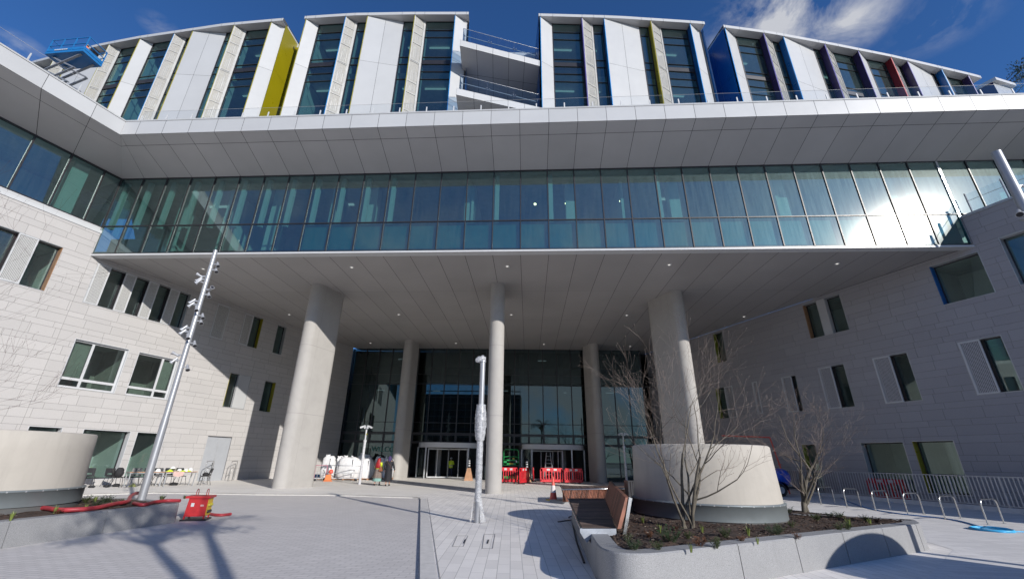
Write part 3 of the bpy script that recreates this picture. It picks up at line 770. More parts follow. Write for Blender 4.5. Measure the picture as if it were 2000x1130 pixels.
# ================================================================== ENTRANCE GLAZING
ZBK = [0, 2.95, 3.12, 3.80, 3.95, 4.83, 8.45, 9.44, ZB]
bl = 31.2
xs = [1.38 * i for i in range(int(bl / 1.38) + 2)]
doors = []
dc = [G(869, 935), G(1082, 939)]     # centres of the two revolving doors at the floor
for g_ in dc:
    s = (V((g_.x, g_.y, 0)) - BK.p).dot(BK.d); doors.append((s - 2.9, s + 2.9))
SC = 7.9
BKL = Wall(BK.at(SC, 0), 96.3)          # the left bay is turned a little towards the left wing
for W_, xs2, lim in ((BKL, [-i * 1.38 for i in range(7)][::-1], (-8.3, 0)), (BK, [SC + i * 1.38 for i in range(int((bl - SC) / 1.38) + 1)], (SC, bl))):
    b = B(); mf = B()
    for a, c in zip(xs2, xs2[1:]):
        for z0, z1 in ((.06, 1.5), (1.55, 3.0), (3.12, 3.80), (3.95, 4.83), (4.87, 8.42), (8.48, 9.42), (9.47, 12.04)):
            if W_ is BK and z1 <= 3.01 and any(d0 - .01 < (a + c) / 2 < d1 + .01 for d0, d1 in doors): continue
            b.face([W_.at(a + .03, z0, 0), W_.at(c - .03, z0, 0), W_.at(c - .03, z1, 0), W_.at(a + .03, z1, 0)], GLE)
        sunk_frame(mf, W_, (a + .045, c - .045, 3.11, 3.76), .05, -.05, .075, FRAME)
    for a in xs2:
        ind = W_ is BK and any(d0 < a < d1 for d0, d1 in doors)
        wbox(mf, W_, (a - .045, a + .045, 3.0 if ind else 0, ZB - .02), -.12, .06, FRAME)
    for z, t in ((3.02, .14), (3.86, .16), (4.85, .05), (8.45, .05), (9.44, .05)): wbox(mf, W_, (*lim, z - t / 2, z + t / 2), -.1, .05, FRAME)
    s0 = lim[0]
    for d0, d1 in (doors if W_ is BK else []) + [(lim[1], lim[1])]:
        wbox(mf, W_, (s0, d0, 1.5, 1.55), -.1, .04, FRAME); wbox(mf, W_, (s0, d0, 0, .06), -.1, .04, FRAME); s0 = d1
    o = hb(b, 'entrance_glazing'); hb(mf, 'mullion_grid', o)
b = B(); DK = mat('lobby_dark', (.10, .10, .105), .6)
b.face([BK.at(-2, 0, -9), BK.at(36, 0, -9), BK.at(36, 12, -9), BK.at(-2, 12, -9)], DK)
for z in (.003, 4.2, 8.8, 11.9): b.face([BK.at(-2, z, -9), BK.at(36, z, -9), BK.at(36, z, -.9), BK.at(-2, z, -.9)], DK)
b.face([BK.at(-2, 0, -9), BK.at(-2, 12, -9), BK.at(-2, 12, -1.1), BK.at(-2, 0, -1.1)], DK); b.face([BK.at(36, 0, -9), BK.at(36, 12, -9), BK.at(36, 12, -.1), BK.at(36, 0, -.1)], DK)
for s in range(2, 34, 4): wbox(b, BK, (s, s + .5, 0, 12), -2.2, -1.7, mat('lobby_column', (.22, .22, .22), .7))
for s, z in ((3, 8.2), (9, 8.2), (16, 8.3), (22, 8.2), (27, 8.25), (5, 11.5), (20, 11.5)): wbox(b, BK, (s, s + .9, z, z + .04), -3, -2.7, emis('lobby_lamp', (.8, .95, 1), .5))
hb(b, 'lobby_interior')
# lettering seen on the glass behind the sacks
GT = mat('green_lettering', (.08, .28, .22), .5)
def text(s, size, loc, rot, m, parent, name, ext=.004):
    cu = bpy.data.curves.new(name, 'FONT'); cu.body = s; cu.size = size; cu.extrude = ext; cu.align_x = 'CENTER'; cu.align_y = 'CENTER'
    o = bpy.data.objects.new(name, cu); COL.objects.link(o); o.location = loc; o.rotation_euler = rot; cu.materials.append(m)
    bpy.context.view_layer.update()
    dg = bpy.context.evaluated_depsgraph_get(); me = bpy.data.meshes.new_from_object(o.evaluated_get(dg)); bpy.data.objects.remove(o)
    n = bpy.data.objects.new(name, me); COL.objects.link(n); n.location = loc; n.rotation_euler = rot
    me.materials.clear(); me.materials.append(m)
    if parent is not None: n.parent = parent
    return n
bang = math.atan2(BK.d.y, BK.d.x)
t_ = text('WELCOME', .62, BKL.at(-2.3, 2.38, .09), (R(90), 0, math.atan2(BKL.d.y, BKL.d.x)), GT, None, 'lettering'); t_.parent = hosp; t_.matrix_parent_inverse = Matrix.Translation((0, -42, 0))
# revolving doors
for di, (d0, d1) in enumerate(doors):
    c = BK.at((d0 + d1) / 2, 0, .1); b = B(); rr = 2.55; n = BK.n; d = BK.d
    arc = lambda r, a0, a1, k=18: [c + d * r * math.cos(t) + n * r * math.sin(t) for t in [a0 + (a1 - a0) * i / k for i in range(k + 1)]]
    front = arc(2.75, R(8), R(172)); front = [q + (n * 0) for q in front]
    # flattened drum: the entrance canopy bows gently forward
    front = [c + d * 2.85 * math.cos(t) + n * 1.3 * math.sin(t) for t in [R(4) + R(172) * i / 20 for i in range(21)]]
    b.quadmesh([[q + V((0, 0, 2.62)) for q in front], [q + V((0, 0, 3.04)) for q in front]], TRIMW)
    b.face([q + V((0, 0, 3.04)) for q in front], ALU); b.face([q + V((0, 0, 2.62)) for q in front][::-1], ALU)
    o = hb(b, 'revolving_door')
    for i in (0, 5, 15, 20):
        if i == 5 and di == 1: i = 6
        p = B(); q = front[i]; p.bar(q + V((0, 0, .0)), q + V((0, 0, 2.62)), .11, .14, ALU, up=n); hb(p, 'post', o)
    fr = B()
    for i0, i1 in ((0, 5), (15, 20)):
        g = B(); seg = front[i0:i1 + 1]; g.quadmesh([[q + V((0, 0, .08)) for q in seg], [q + V((0, 0, 2.58)) for q in seg]], GLR); hb(g, 'curved_glass', o)
        fr.tube([q + V((0, 0, .05)) for q in seg], .03, ALU, 6)
    hub = c + n * (.0)
    for a in ((R(38), R(140)) if di == 0 else (R(70), R(150))):
        e = hub + (d * math.cos(a) * 2.3 + n * math.sin(a) * 1.0)
        for z in (.12, 2.5): fr.bar(hub + V((0, 0, z)), e + V((0, 0, z)), .05, .1, ALU)
        fr.bar(e + V((0, 0, .1)), e + V((0, 0, 2.55)), .08, .08, TRIMW, up=n); fr.bar(hub + V((0, 0, .1)), hub + V((0, 0, 2.55)), .09, .09, ALU, up=n)
        m_ = hub + (e - hub) * .55; fr.bar(m_ + V((0, 0, .1)), m_ + V((0, 0, 2.55)), .05, .05, TRIMW, up=n)
    hb(fr, 'door_leaf', o)

# ================================================================== UPPER STOREYS
DEP = .46                       # depth of the folded panels
ZJ, ZTOP, Z0U = 24.92, 28.93, 19.0
def EP(X, off=0.0, z=0.0):
    """point on the eaves curve, off metres behind it"""
    e = .05; t = V((2 * e, Ey(X + e) - Ey(X - e), 0)).normalized(); n = V((-t.y, t.x, 0))
    return V((X, Ey(X), z)) + n * off
def Xo(px, off, z=28.9):
    lo, hi = -46., 46.
    for _ in range(36):
        m = (lo + hi) / 2
        if proj(EP(m, off, z))[0] < px: lo = m
        else: hi = m
    return lo
# (pixel column of the folded panel's outer edge, of its inner edge, kind, edge colour)
FINS = [
 [(66, 84, 'W', YEL), (107, 130, 'S', YEL), (142, 205, 'WW', YEL), (213.3, 236.6, 'S', YEL), (273.8, 299.8, 'W', YEL), (340.7, 364, 'S', BLU), (376.9, 442.7, 'WW', YEL), (458, 481.4, 'S', YEL), (530.2, 554.7, 'E', YEL)],
 [(598.4, 622.8, 'W', YEL), (675.7, 698.1, 'S', BLU), (718.5, 788.7, 'WW', YEL), (810.6, 832, 'S', YEL), (889.6, 911.9, 'E', BLU)],
 [(1055.8, 1078, 'W', BLU), (1136.7, 1156.7, 'S', PUR), (1180.3, 1247.8, 'WW', BLU), (1271.4, 1290, 'S', YEL), (1348.2, 1367, 'E', BLU)],
 [(1416.6, 1436, 'W', BLU), (1491.9, 1507, 'S', PUR), (1530.8, 1588, 'WW', BLU), (1611.3, 1625.5, 'S', PUR), (1676.9, 1691.3, 'W', PUR), (1740.8, 1752, 'S', RED), (1773, 1818, 'WW', PUR), (1839.8, 1849.7, 'W', BLU), (1892, 1903, 'E', PUR)]]
EDGE = {YEL.name: YELE, BLU.name: BLUB, PUR.name: mat('purple_edge', (.13, .11, .36), .4), RED.name: mat('red_edge', (.6, .08, .08), .4)}
TRANS = [(19.0, 20.0), (20.05, 23.75), (23.8, 24.4), (24.45, 25.05), (25.45, 25.66), (25.71, 27.45), (27.5, 28.12), (28.17, 28.93)]
ends = []
for bi, fins in enumerate(FINS):
    F3 = []
    for pa, pb, k, c in fins:
        xa = Xo(pa, 0); xb = Xo(pb, DEP if k != 'E' else DEP * .7); F3.append((xa, max(xb, xa + .3), k, c))
    xl = F3[0][0] - (.12 if bi else .6); xr = F3[-1][1] + .15
    ends.append((xl, xr))
    # glass behind the folds, one window per opening
    prev = xl
    for i, (xa, xb, k, c) in enumerate(F3):
        fa, fb = EP(xa, 0), EP(xb, DEP)
        ca = EP(xa, DEP)
        if xa - prev > .25:
            fr = B(); pn = B(); L = EP(prev, DEP + .02); Rr = EP(xa, DEP + .02); wide = (xa - prev) > 1.3
            dl = (Rr - L).normalized(); nn = V((dl.y, -dl.x, 0))
            rows = TRANS if wide else [(19.0, 20.0), (20.05, 23.75), (23.8, 25.05), (25.1, 25.66), (25.71, 28.1), (28.15, 28.93)]
            for z0, z1 in rows:
                pn.face([L + V((0, 0, z0)), Rr + V((0, 0, z0)), Rr + V((0, 0, z1)), L + V((0, 0, z1))], GLU)
            for z0, z1 in rows:
                fr.hexa([L + V((0, 0, z1 - .01)) + nn * -.02, Rr + V((0, 0, z1 - .01)) - nn * .02, Rr + V((0, 0, z1 - .01)) + nn * .05, L + V((0, 0, z1 - .01)) + nn * .05] +
                        [L + V((0, 0, z1 + .045)) - nn * .02, Rr + V((0, 0, z1 + .045)) - nn * .02, Rr + V((0, 0, z1 + .045)) + nn * .03, L + V((0, 0, z1 + .045)) + nn * .03], FRAME)
            if wide:   # black band at the floor
                fr.hexa([L + V((0, 0, 25.1)) - nn * .3, Rr + V((0, 0, 25.1)) - nn * .3, Rr + V((0, 0, 25.1)) - nn * .0, L + V((0, 0, 25.1)) + nn * .0] +
                        [L + V((0, 0, 25.44)) - nn * .3, Rr + V((0, 0, 25.44)) - nn * .3, Rr + V((0, 0, 25.44)) - nn * .0, L + V((0, 0, 25.44)) + nn * .0], FRAME)
            for q in (L, Rr - dl * .06):
                fr.hexa([q + V((0, 0, 19)) + nn * .04, q + dl * .06 + V((0, 0, 19)) + nn * .04, q + dl * .06 + V((0, 0, 19)) - nn * .02, q + V((0, 0, 19)) - nn * .02] +
                        [q + V((0, 0, 28.93)) + nn * .04, q + dl * .06 + V((0, 0, 28.93)) + nn * .04, q + dl * .06 + V((0, 0, 28.93)) - nn * .02, q + V((0, 0, 28.93)) - nn * .02], FRAME)
            o = hb(pn, 'window'); hb(fr, 'frame', o)
        prev = xb
        d = (fb - fa).normalized(); nn = V((d.y, -d.x, 0))
        b = B()
        def pv(q, z): return V((q.x, q.y, z))
        if k == 'S':
            fr = B(); sb = B(); w = (fb - fa).length
            jointed_quad(sb, [pv(fa, Z0U), pv(fb, Z0U), pv(fb, ZTOP), pv(fa, ZTOP)], PERFU, .04)
            zz = [19.9, 20.9, 22.3, 23.2, 24.9, 25.0, 26.5, 27.4, 28.1]
            for q0, q1 in ((fa, fa + d * .06), (fb - d * .13, fb)):
                fr.hexa([pv(q0, Z0U) - nn * .03, pv(q1, Z0U) - nn * .03, pv(q1, Z0U) + nn * .03, pv(q0, Z0U) + nn * .03] + [pv(q0, ZTOP) - nn * .03, pv(q1, ZTOP) - nn * .03, pv(q1, ZTOP) + nn * .03, pv(q0, ZTOP) + nn * .03], SCRF)
            for z in zz:
                fr.hexa([pv(fa, z) - nn * .02, pv(fb, z) - nn * .02, pv(fb, z) + nn * .028, pv(fa, z) + nn * .028] + [pv(fa, z + .05) - nn * .02, pv(fb, z + .05) - nn * .02, pv(fb, z + .05) + nn * .028, pv(fa, z + .05) + nn * .028], SCRF)
            for z0_, z1_ in zip([Z0U] + zz, zz + [ZTOP]):       # slotted pattern inside each bay
                if z1_ - z0_ > .8 :
                    for j in range(4):
                        u = .28 + .13 * j; q = fa + (fb - fa) * u; h = (z1_ - z0_) * (.45 + .1 * ((j * 7) % 3))
                        fr.hexa([pv(q, z0_ + .2) - nn * .01, pv(q + d * .016, z0_ + .2) - nn * .01, pv(q + d * .016, z0_ + .2) + nn * .012, pv(q, z0_ + .2) + nn * .012] + [pv(q, z0_ + .2 + h) - nn * .01, pv(q + d * .016, z0_ + .2 + h) - nn * .01, pv(q + d * .016, z0_ + .2 + h) + nn * .012, pv(q, z0_ + .2 + h) + nn * .012], ALU)
            b.face([pv(fb, Z0U), pv(fb + (ca - fa) * .0 + V((.0, .12, 0)), Z0U), pv(fb + V((0, .12, 0)), ZTOP), pv(fb, ZTOP)], TRIMW)
        else:
            nw = 2 if k == 'WW' else 1
            for j in range(nw):
                p0 = fa + (fb - fa) * (j / nw); p1 = fa + (fb - fa) * ((j + 1) / nw)
                for z0, z1 in ((Z0U, ZJ), (ZJ, ZTOP)):
                    jointed_quad(b, [pv(p0, z0), pv(p1, z0), pv(p1, z1), pv(p0, z1)], WHITE, .016)
            b.face([pv(fa, Z0U) - nn * .02, pv(fb, Z0U) - nn * .02, pv(fb, ZTOP) - nn * .02, pv(fa, ZTOP) - nn * .02], JOINT)
            q = fb + d * .03
            b.hexa([pv(fb, Z0U) - nn * .14, pv(fb, Z0U), pv(q, Z0U), pv(q, Z0U) - nn * .14] + [pv(fb, ZTOP) - nn * .14, pv(fb, ZTOP), pv(q, ZTOP), pv(q, ZTOP) - nn * .14], TRIMW)
        # coloured reveal on the left flank
        if not (bi == 3 and i == 0):
            for z0, z1 in ((Z0U, ZJ), (ZJ, ZTOP)):
                jointed_quad(b, [pv(ca, z0), pv(fa, z0), pv(fa, z1), pv(ca, z1)], c, .014)
        b.hexa([pv(fa, Z0U) + V((-.035, -.012, 0)), pv(fa, Z0U) + V((.0, -.015, 0)), pv(fa, Z0U) + V((.0, .03, 0)), pv(fa, Z0U) + V((-.035, .03, 0))] + [pv(fa, ZTOP) + V((-.035, -.012, 0)), pv(fa, ZTOP) + V((.0, -.015, 0)), pv(fa, ZTOP) + V((.0, .03, 0)), pv(fa, ZTOP) + V((-.035, .03, 0))], EDGE[c.name])
        o = hb(b, 'folded_panel')
        if k == 'S': hb(sb, 'perforated_screen', o); hb(fr, 'screen_frame', o)
    # eaves: fascia and soffit following the curve
    b = B(); X = xl - .02; joints = [xl - .02]
    for xa, xb, k, c in F3: joints += [xa, xb]
    joints = sorted(set([j for j in joints if j < xr] + [xr]))
    for x0, x1 in zip(joints, joints[1:]):
        if x1 - x0 < .05: continue
        n_ = max(1, int((x1 - x0) / 1.2))
        for j in range(n_):
            u0, u1 = x0 + (x1 - x0) * j / n_, x0 + (x1 - x0) * (j + 1) / n_
            g = .008 if j == n_ - 1 else 0
            a, c_ = EP(u0 + (.008 if j == 0 else 0), -.06), EP(u1 - g, -.06); a2, c2_ = EP(u0 + (.008 if j == 0 else 0), DEP + .3), EP(u1 - g, DEP + .3)
            b.face([pv(a, ZTOP + .02), pv(c_, ZTOP + .02), pv(c_, ZTOP + .26), pv(a, ZTOP + .26)], WHITE, shade=.5)
            b.face([pv(a, ZTOP + .02), pv(a2, ZTOP + .02), pv(c2_, ZTOP + .02), pv(c_, ZTOP + .02)], SOFF2, shade=.5)
            b.face([pv(a, ZTOP + .26), pv(c_, ZTOP + .26), pv(EP(u1, 6), ZTOP + .26), pv(EP(u0, 6), ZTOP + .26)], ALU)
    hb(b, 'roof_eaves')
    # rooms behind the glass
    b = B(); xs_ = [xl + (xr - xl) * j / 12 for j in range(13)]
    for x0, x1 in zip(xs_, xs_[1:]):
        for z, m in ((19.05, ROOMF), (24.4, CEIL), (25.2, ROOMF), (28.1, CEIL)):
            b.face([pv(EP(x0, DEP + .1), z), pv(EP(x1, DEP + .1), z), pv(EP(x1, 5), z), pv(EP(x0, 5), z)], m)
        b.face([pv(EP(x0, 5), 19), pv(EP(x1, 5), 19), pv(EP(x1, 5), 29), pv(EP(x0, 5), 29)], ROOM)
        b.face([pv(EP(x0, 6), 19), pv(EP(x1, 6), 19), pv(EP(x1, 6), 29.15), pv(EP(x0, 6), 29.15)], WHITE)
    for xa, xb, k, c in F3:
        if k in ('W', 'WW', 'E'):
            x = (xa + xb) / 2 + .2; b.face([pv(EP(x, DEP + .12), 19), pv(EP(x, 5), 19), pv(EP(x, 5), 29), pv(EP(x, DEP + .12), 29)], ROOM)
        x = xb + .06; w_ = .35
        b.face([pv(EP(x, DEP + .12), 19), pv(EP(x, DEP + .12 + w_), 19), pv(EP(x, DEP + .12 + w_), 28.9), pv(EP(x, DEP + .12), 28.9)], ROOM)
    for x in (xl, xr):
        if bi in (0, 3) or True: b.face([pv(EP(x, DEP), 19), pv(EP(x, 6), 19), pv(EP(x, 6), 29.1), pv(EP(x, DEP), 29.1)], WHITE)
    ro = hb(b, 'upper_rooms')
    b = B()
    for i in range(len(F3) - 1):
        x0, x1 = F3[i][1] + .1, F3[i + 1][0] - .2
        if x1 - x0 > .3:
            for z in (28.0, 24.25): b.bar(pv(EP(x0, DEP + 1.2), z), pv(EP(min(x1, x0 + 1.4), DEP + 1.2), z), .12, .04, emis('room_lamp', (.75, 1, .92), .45))
    hb(b, 'ceiling_lamp', ro)
# colour lined returns between the blocks
def ret(x, m, nm, side, y1=6.5, z1=ZTOP):
    b = B(); a = EP(x, DEP * .55 if side > 0 else 0); n_ = (EP(x, 1) - EP(x, 0)).normalized()
    o0 = .0
    for j in range(4):
        p0 = a + n_ * (j * 1.3); p1 = a + n_ * ((j + 1) * 1.3)
        for z0, z1_ in ((Z0U + 1.15, ZJ), (ZJ, z1)):
            q = [pv(p0, z0), pv(p1, z0), pv(p1, z1_), pv(p0, z1_)]
            jointed_quad(b, [v + V((side * .03, 0, 0)) for v in q], m, .014)
    return hb(b, nm)
ret(ends[0][1], YEL, 'yellow_return', 1); ret(ends[3][0], BLU, 'blue_return', -1, z1=ZTOP)
ret(ends[1][1], BLU, 'blue_return', 1); ret(ends[2][0], BLU, 'blue_return', -1); ret(ends[2][1], BLU, 'blue_return', 1)
# recessed walls closing the three gaps, with lower parapets
for i, m, zt in ((0, YEL, 28.6), (1, WHITE, 24.9), (2, BLU, 28.6)):
    xl, xr = ends[i][1], ends[i + 1][0]; off = (1.7, 3.6, 1.9)[i]; b = B()
    a, c = EP(xl, off), EP(xr, off)
    if i != 1:
        jointed_quad(b, [pv(a, Z0U + 1.2), pv(c, Z0U + 1.2), pv(c, zt), pv(a, zt)], m, .02)
        b.face([pv(a, zt), pv(c, zt), pv(c, zt + .3), pv(a, zt + .3)], TRIMW); b.face([pv(a, Z0U), pv(c, Z0U), pv(c, Z0U + 1.2), pv(a, Z0U + 1.2)], TRIMW)
        hb(b, 'recess_wall')
    else:
        gl_ = B()
        for z0, z1 in ((Z0U, 24.3), (24.9, 28.0)):
            for u in range(3):
                p0, p1 = a + (c - a) * (u / 3), a + (c - a) * ((u + 1) / 3); jointed_quad(gl_, [pv(p0, z0), pv(p1, z0), pv(p1, z1), pv(p0, z1)], GLU, .08)
        hb(gl_, 'recess_glazing')
        b.face([pv(a, Z0U) + V((0, 3, 0)), pv(c, Z0U) + V((0, 3, 0)), pv(c, 28) + V((0, 3, 0)), pv(a, 28) + V((0, 3, 0))], ROOM)
        b.face([pv(a, 24.3), pv(c, 24.3), pv(c, 24.9), pv(a, 24.9)], WHITE); b.face([pv(a, 28.0), pv(c, 28.0), pv(c, 28.35), pv(a, 28.35)], SOFF2)
        f_ = [pv(EP(xl, off - .9), 28.35), pv(EP(xr, off - .9), 28.35)]
        for u in range(3):
            p0, p1 = f_[0] + (f_[1] - f_[0]) * (u / 3), f_[0] + (f_[1] - f_[0]) * ((u + 1) / 3); jointed_quad(b, [p0, p1, p1 + V((0, 0, .62)), p0 + V((0, 0, .62))], WHITE, .02)
        b.face([f_[0], f_[1], pv(c, 28.35), pv(a, 28.35)], SOFF2); b.face([f_[0] + V((0, 0, .62)), f_[1] + V((0, 0, .62)), pv(c, 28.97) + V((0, 3, 0)), pv(a, 28.97) + V((0, 3, 0))], ALU)
        hb(b, 'recess_wall')
# two wedge shaped balconies in the middle gap
xl, xr = ends[1][1], ends[2][0]
def balcony(zt):
    zb = zt - .50
    A = G(899, 78, 25.05); A = V((A.x - .0, A.y, 0)); Cc = V((xr + .02, Ey(xr) + .05, 0)); Dd = V((xr + .02, Ey(xr) + 3.4, 0)); Ee = V((A.x, Ey(xl) + 3.4, 0)); 
    b = B(); poly_ = [A, Cc, Dd, Ee]
    n_ = 5
    for j in range(n_):
        u0, u1 = j / n_, (j + 1) / n_
        p0, p1 = A + (Cc - A) * u0, A + (Cc - A) * u1
        jointed_quad(b, [pv(p0, zb), pv(p1, zb), pv(p1, zt), pv(p0, zt)], WHITE, .018)
        q0, q1 = Ee + (Dd - Ee) * u0, Ee + (Dd - Ee) * u1
        m0, m1 = p0 + (q0 - p0) * .42, p1 + (q1 - p1) * .42
        jointed_quad(b, [pv(p0, zb), pv(p1, zb), pv(m1, zb), pv(m0, zb)], SOFF2, .02); jointed_quad(b, [pv(m0, zb), pv(m1, zb), pv(q1, zb), pv(q0, zb)], SOFF2, .02)
    b.face([pv(q, zb + .012) for q in poly_], JOINT); b.face([pv(q, zt) for q in poly_], ALU)
    jointed_quad(b, [pv(Ee, zb), pv(A, zb), pv(A, zt), pv(Ee, zt)], WHITE, .01)
    o = hb(b, 'balcony'); g = B(); r_ = B(); ins = V((.12, .12, 0)); A2, C2, E2 = A + V((.13, .1, 0)), Cc + V((-.05, .1, 0)), Ee + V((.13, 0, 0))
    for j in range(3):
        p0, p1 = A2 + (C2 - A2) * (j / 3), A2 + (C2 - A2) * ((j + 1) / 3 - .004); g.face([pv(p0, zt - .02), pv(p1, zt - .02), pv(p1, zt + 1.1), pv(p0, zt + 1.1)], GLF)
        if j: r_.tube([pv(p0, zt + .0), pv(p0, zt + 1.1)], .008, STEEL, 6)
    g.face([pv(A2, zt), pv(A2 + V((0, 1.2, 0)), zt), pv(A2 + V((0, 1.2, 0)), zt + 1.1), pv(A2, zt + 1.1)], GLF)
    r_.tube([pv(A2, zt + 1.11), pv(C2, zt + 1.11)], .016, STEEL, 6)
    r_.tube([pv(A2 + V((.1, .12, 0)), zt + .62), pv(C2 + V((-.1, .1, 0)), zt + .62)], .02, TRIMW, 6); r_.tube([pv(A2 + V((0, .9, 0)), zt + 1.11), pv(A2, zt + 1.11)], .016, STEEL, 6)
    for u in (.02, .33, .36, .66, .69, .97): 
        q = A2 + (C2 - A2) * u; r_.bar(pv(q, zt + .62), pv(q + V((0, .13, 0)), zt + .62), .03, .06, ALU)
    hb(g, 'glass_balustrade', o); hb(r_, 'handrail', o)
balcony(25.05); balcony(21.2)
# next building end seen past the right eaves
nb = thing('neighbouring_block', 'distant purple flanked wing with a white roof edge beyond the right end of the eaves', 'building', (0, 0, 0))
g0 = V((52, 34, 0)); b = B()
def dirpt(x, y, dist): r = ray(x, y); r = r / math.hypot(r.x, r.y); return EYEP + r * dist
P = [dirpt(1905, 169, 54), dirpt(1936, 155, 50), dirpt(1963, 169, 56)]
zt_ = P[1].z
P = [V((p.x, p.y, zt_)) for p in (G(1905, 172, zt_), G(1936, 156, zt_), G(1975, 168, zt_))]
for i, m in ((0, PUR), (1, ALU)):
    a, c = P[i], P[i + 1]; b.face([pv(a, 0), pv(c, 0), pv(c, zt_ - .3), pv(a, zt_ - .3)], m)
b2 = b.build('wall', nb); b = B()
for i in (0, 1):
    a, c = P[i], P[i + 1]; b.hexa([pv(a, zt_ - .3) + V((0, -.3, 0)), pv(c, zt_ - .3) + V((0, -.3, 0)), pv(c, zt_ - .3) + V((0, 1, 0)), pv(a, zt_ - .3) + V((0, 1, 0)), pv(a, zt_) + V((0, -.3, 0)), pv(c, zt_) + V((0, -.3, 0)), pv(c, zt_) + V((0, 1, 0)), pv(a, zt_) + V((0, 1, 0))], TRIMW)
b.build('roof_edge', nb)

# ================================================================== DRUMS AND PLANTERS
SKIRT = mat('grey_metal_skirt', (.20, .225, .235), .45, .3, var=.08, scale=2)
def rounded(poly, rad, k=12):
    out = []; n = len(poly)
    for i in range(n):
        p, a, c = V((*poly[i], 0)), V((*poly[i - 1], 0)), V((*poly[(i + 1) % n], 0))
        r = rad[i] if isinstance(rad, (list, tuple)) else rad
        if r <= 0: out.append((p.x, p.y)); continue
        u, w_ = (a - p).normalized(), (c - p).normalized(); s, e = p + u * r, p + w_ * r
        for j in range(k + 1):
            t = j / k; q = s * (1 - t) ** 2 + p * 2 * t * (1 - t) + e * t * t; out.append((q.x, q.y))
    return out
def offset(poly, d):
    n = len(poly); area = sum(poly[i][0] * poly[(i + 1) % n][1] - poly[(i + 1) % n][0] * poly[i][1] for i in range(n)); s = 1 if area > 0 else -1
    out = []
    for i in range(n):
        a, p, c = V((*poly[i - 1], 0)), V((*poly[i], 0)), V((*poly[(i + 1) % n], 0))
        e1, e2 = (p - a).normalized(), (c - p).normalized(); n1, n2 = V((e1.y, -e1.x, 0)) * s, V((e2.y, -e2.x, 0)) * s
        m = (n1 + n2); m = m / max(.3, m.length_squared) * 2 if m.length > .01 else n1
        q = p + m * d; out.append((q.x, q.y))
    return out
def drum(c, label, z0=.42, top=2.13, r=1.86):
    t = thing('ventilation_drum', label, 'concrete drum', (c[0], c[1], z0))
    b = B(); b.lathe([(r, .38), (r - .02, .8), (r - .045, 1.3), (r - .06, top - z0 - .03), (r - .09, top - z0), (r - .32, top - z0), (r - .34, top - z0 - .35), (0, top - z0 - .35)], DRUMC, n=72); b.build('concrete_shell', t)
    b = B(); b.lathe([(r + .02, -.3), (r + .02, .10)], mat('bitumen_upstand', (.10, .10, .10), .9), n=72); b.build('upstand', t)
    b = B(); b.lathe([(r + .045, .10), (r + .045, .40), (r + .06, .405), (r + .06, .435), (r - .02, .45)], SKIRT, n=72)
    o = b.build('metal_skirt', t); b = B()
    for i in range(40):
        a = 2 * math.pi * i / 40; q = V((math.cos(a), math.sin(a), 0)) * (r + .045); b.box((q.x, q.y, .418), (.03, .03, .03), ALU, a)
    b.build('fixing', o)
    return t
drum((5.34, 12.15), 'round pale concrete drum in the right planter behind the bare multi stemmed tree', r=1.74)
drum((-12.45, 11.2), 'round pale concrete drum at the left edge above the granite planter', top=2.12, r=1.95)
drum((10.92, 4.95), 'round concrete drum outside the frame on the right casting the curved shadow', z0=.0, top=2.15, r=1.8)
SOIL = mat('bark_mulch', (.046, .029, .021), .95, var=.55, scale=9, bmp=1.0, bscale=38)
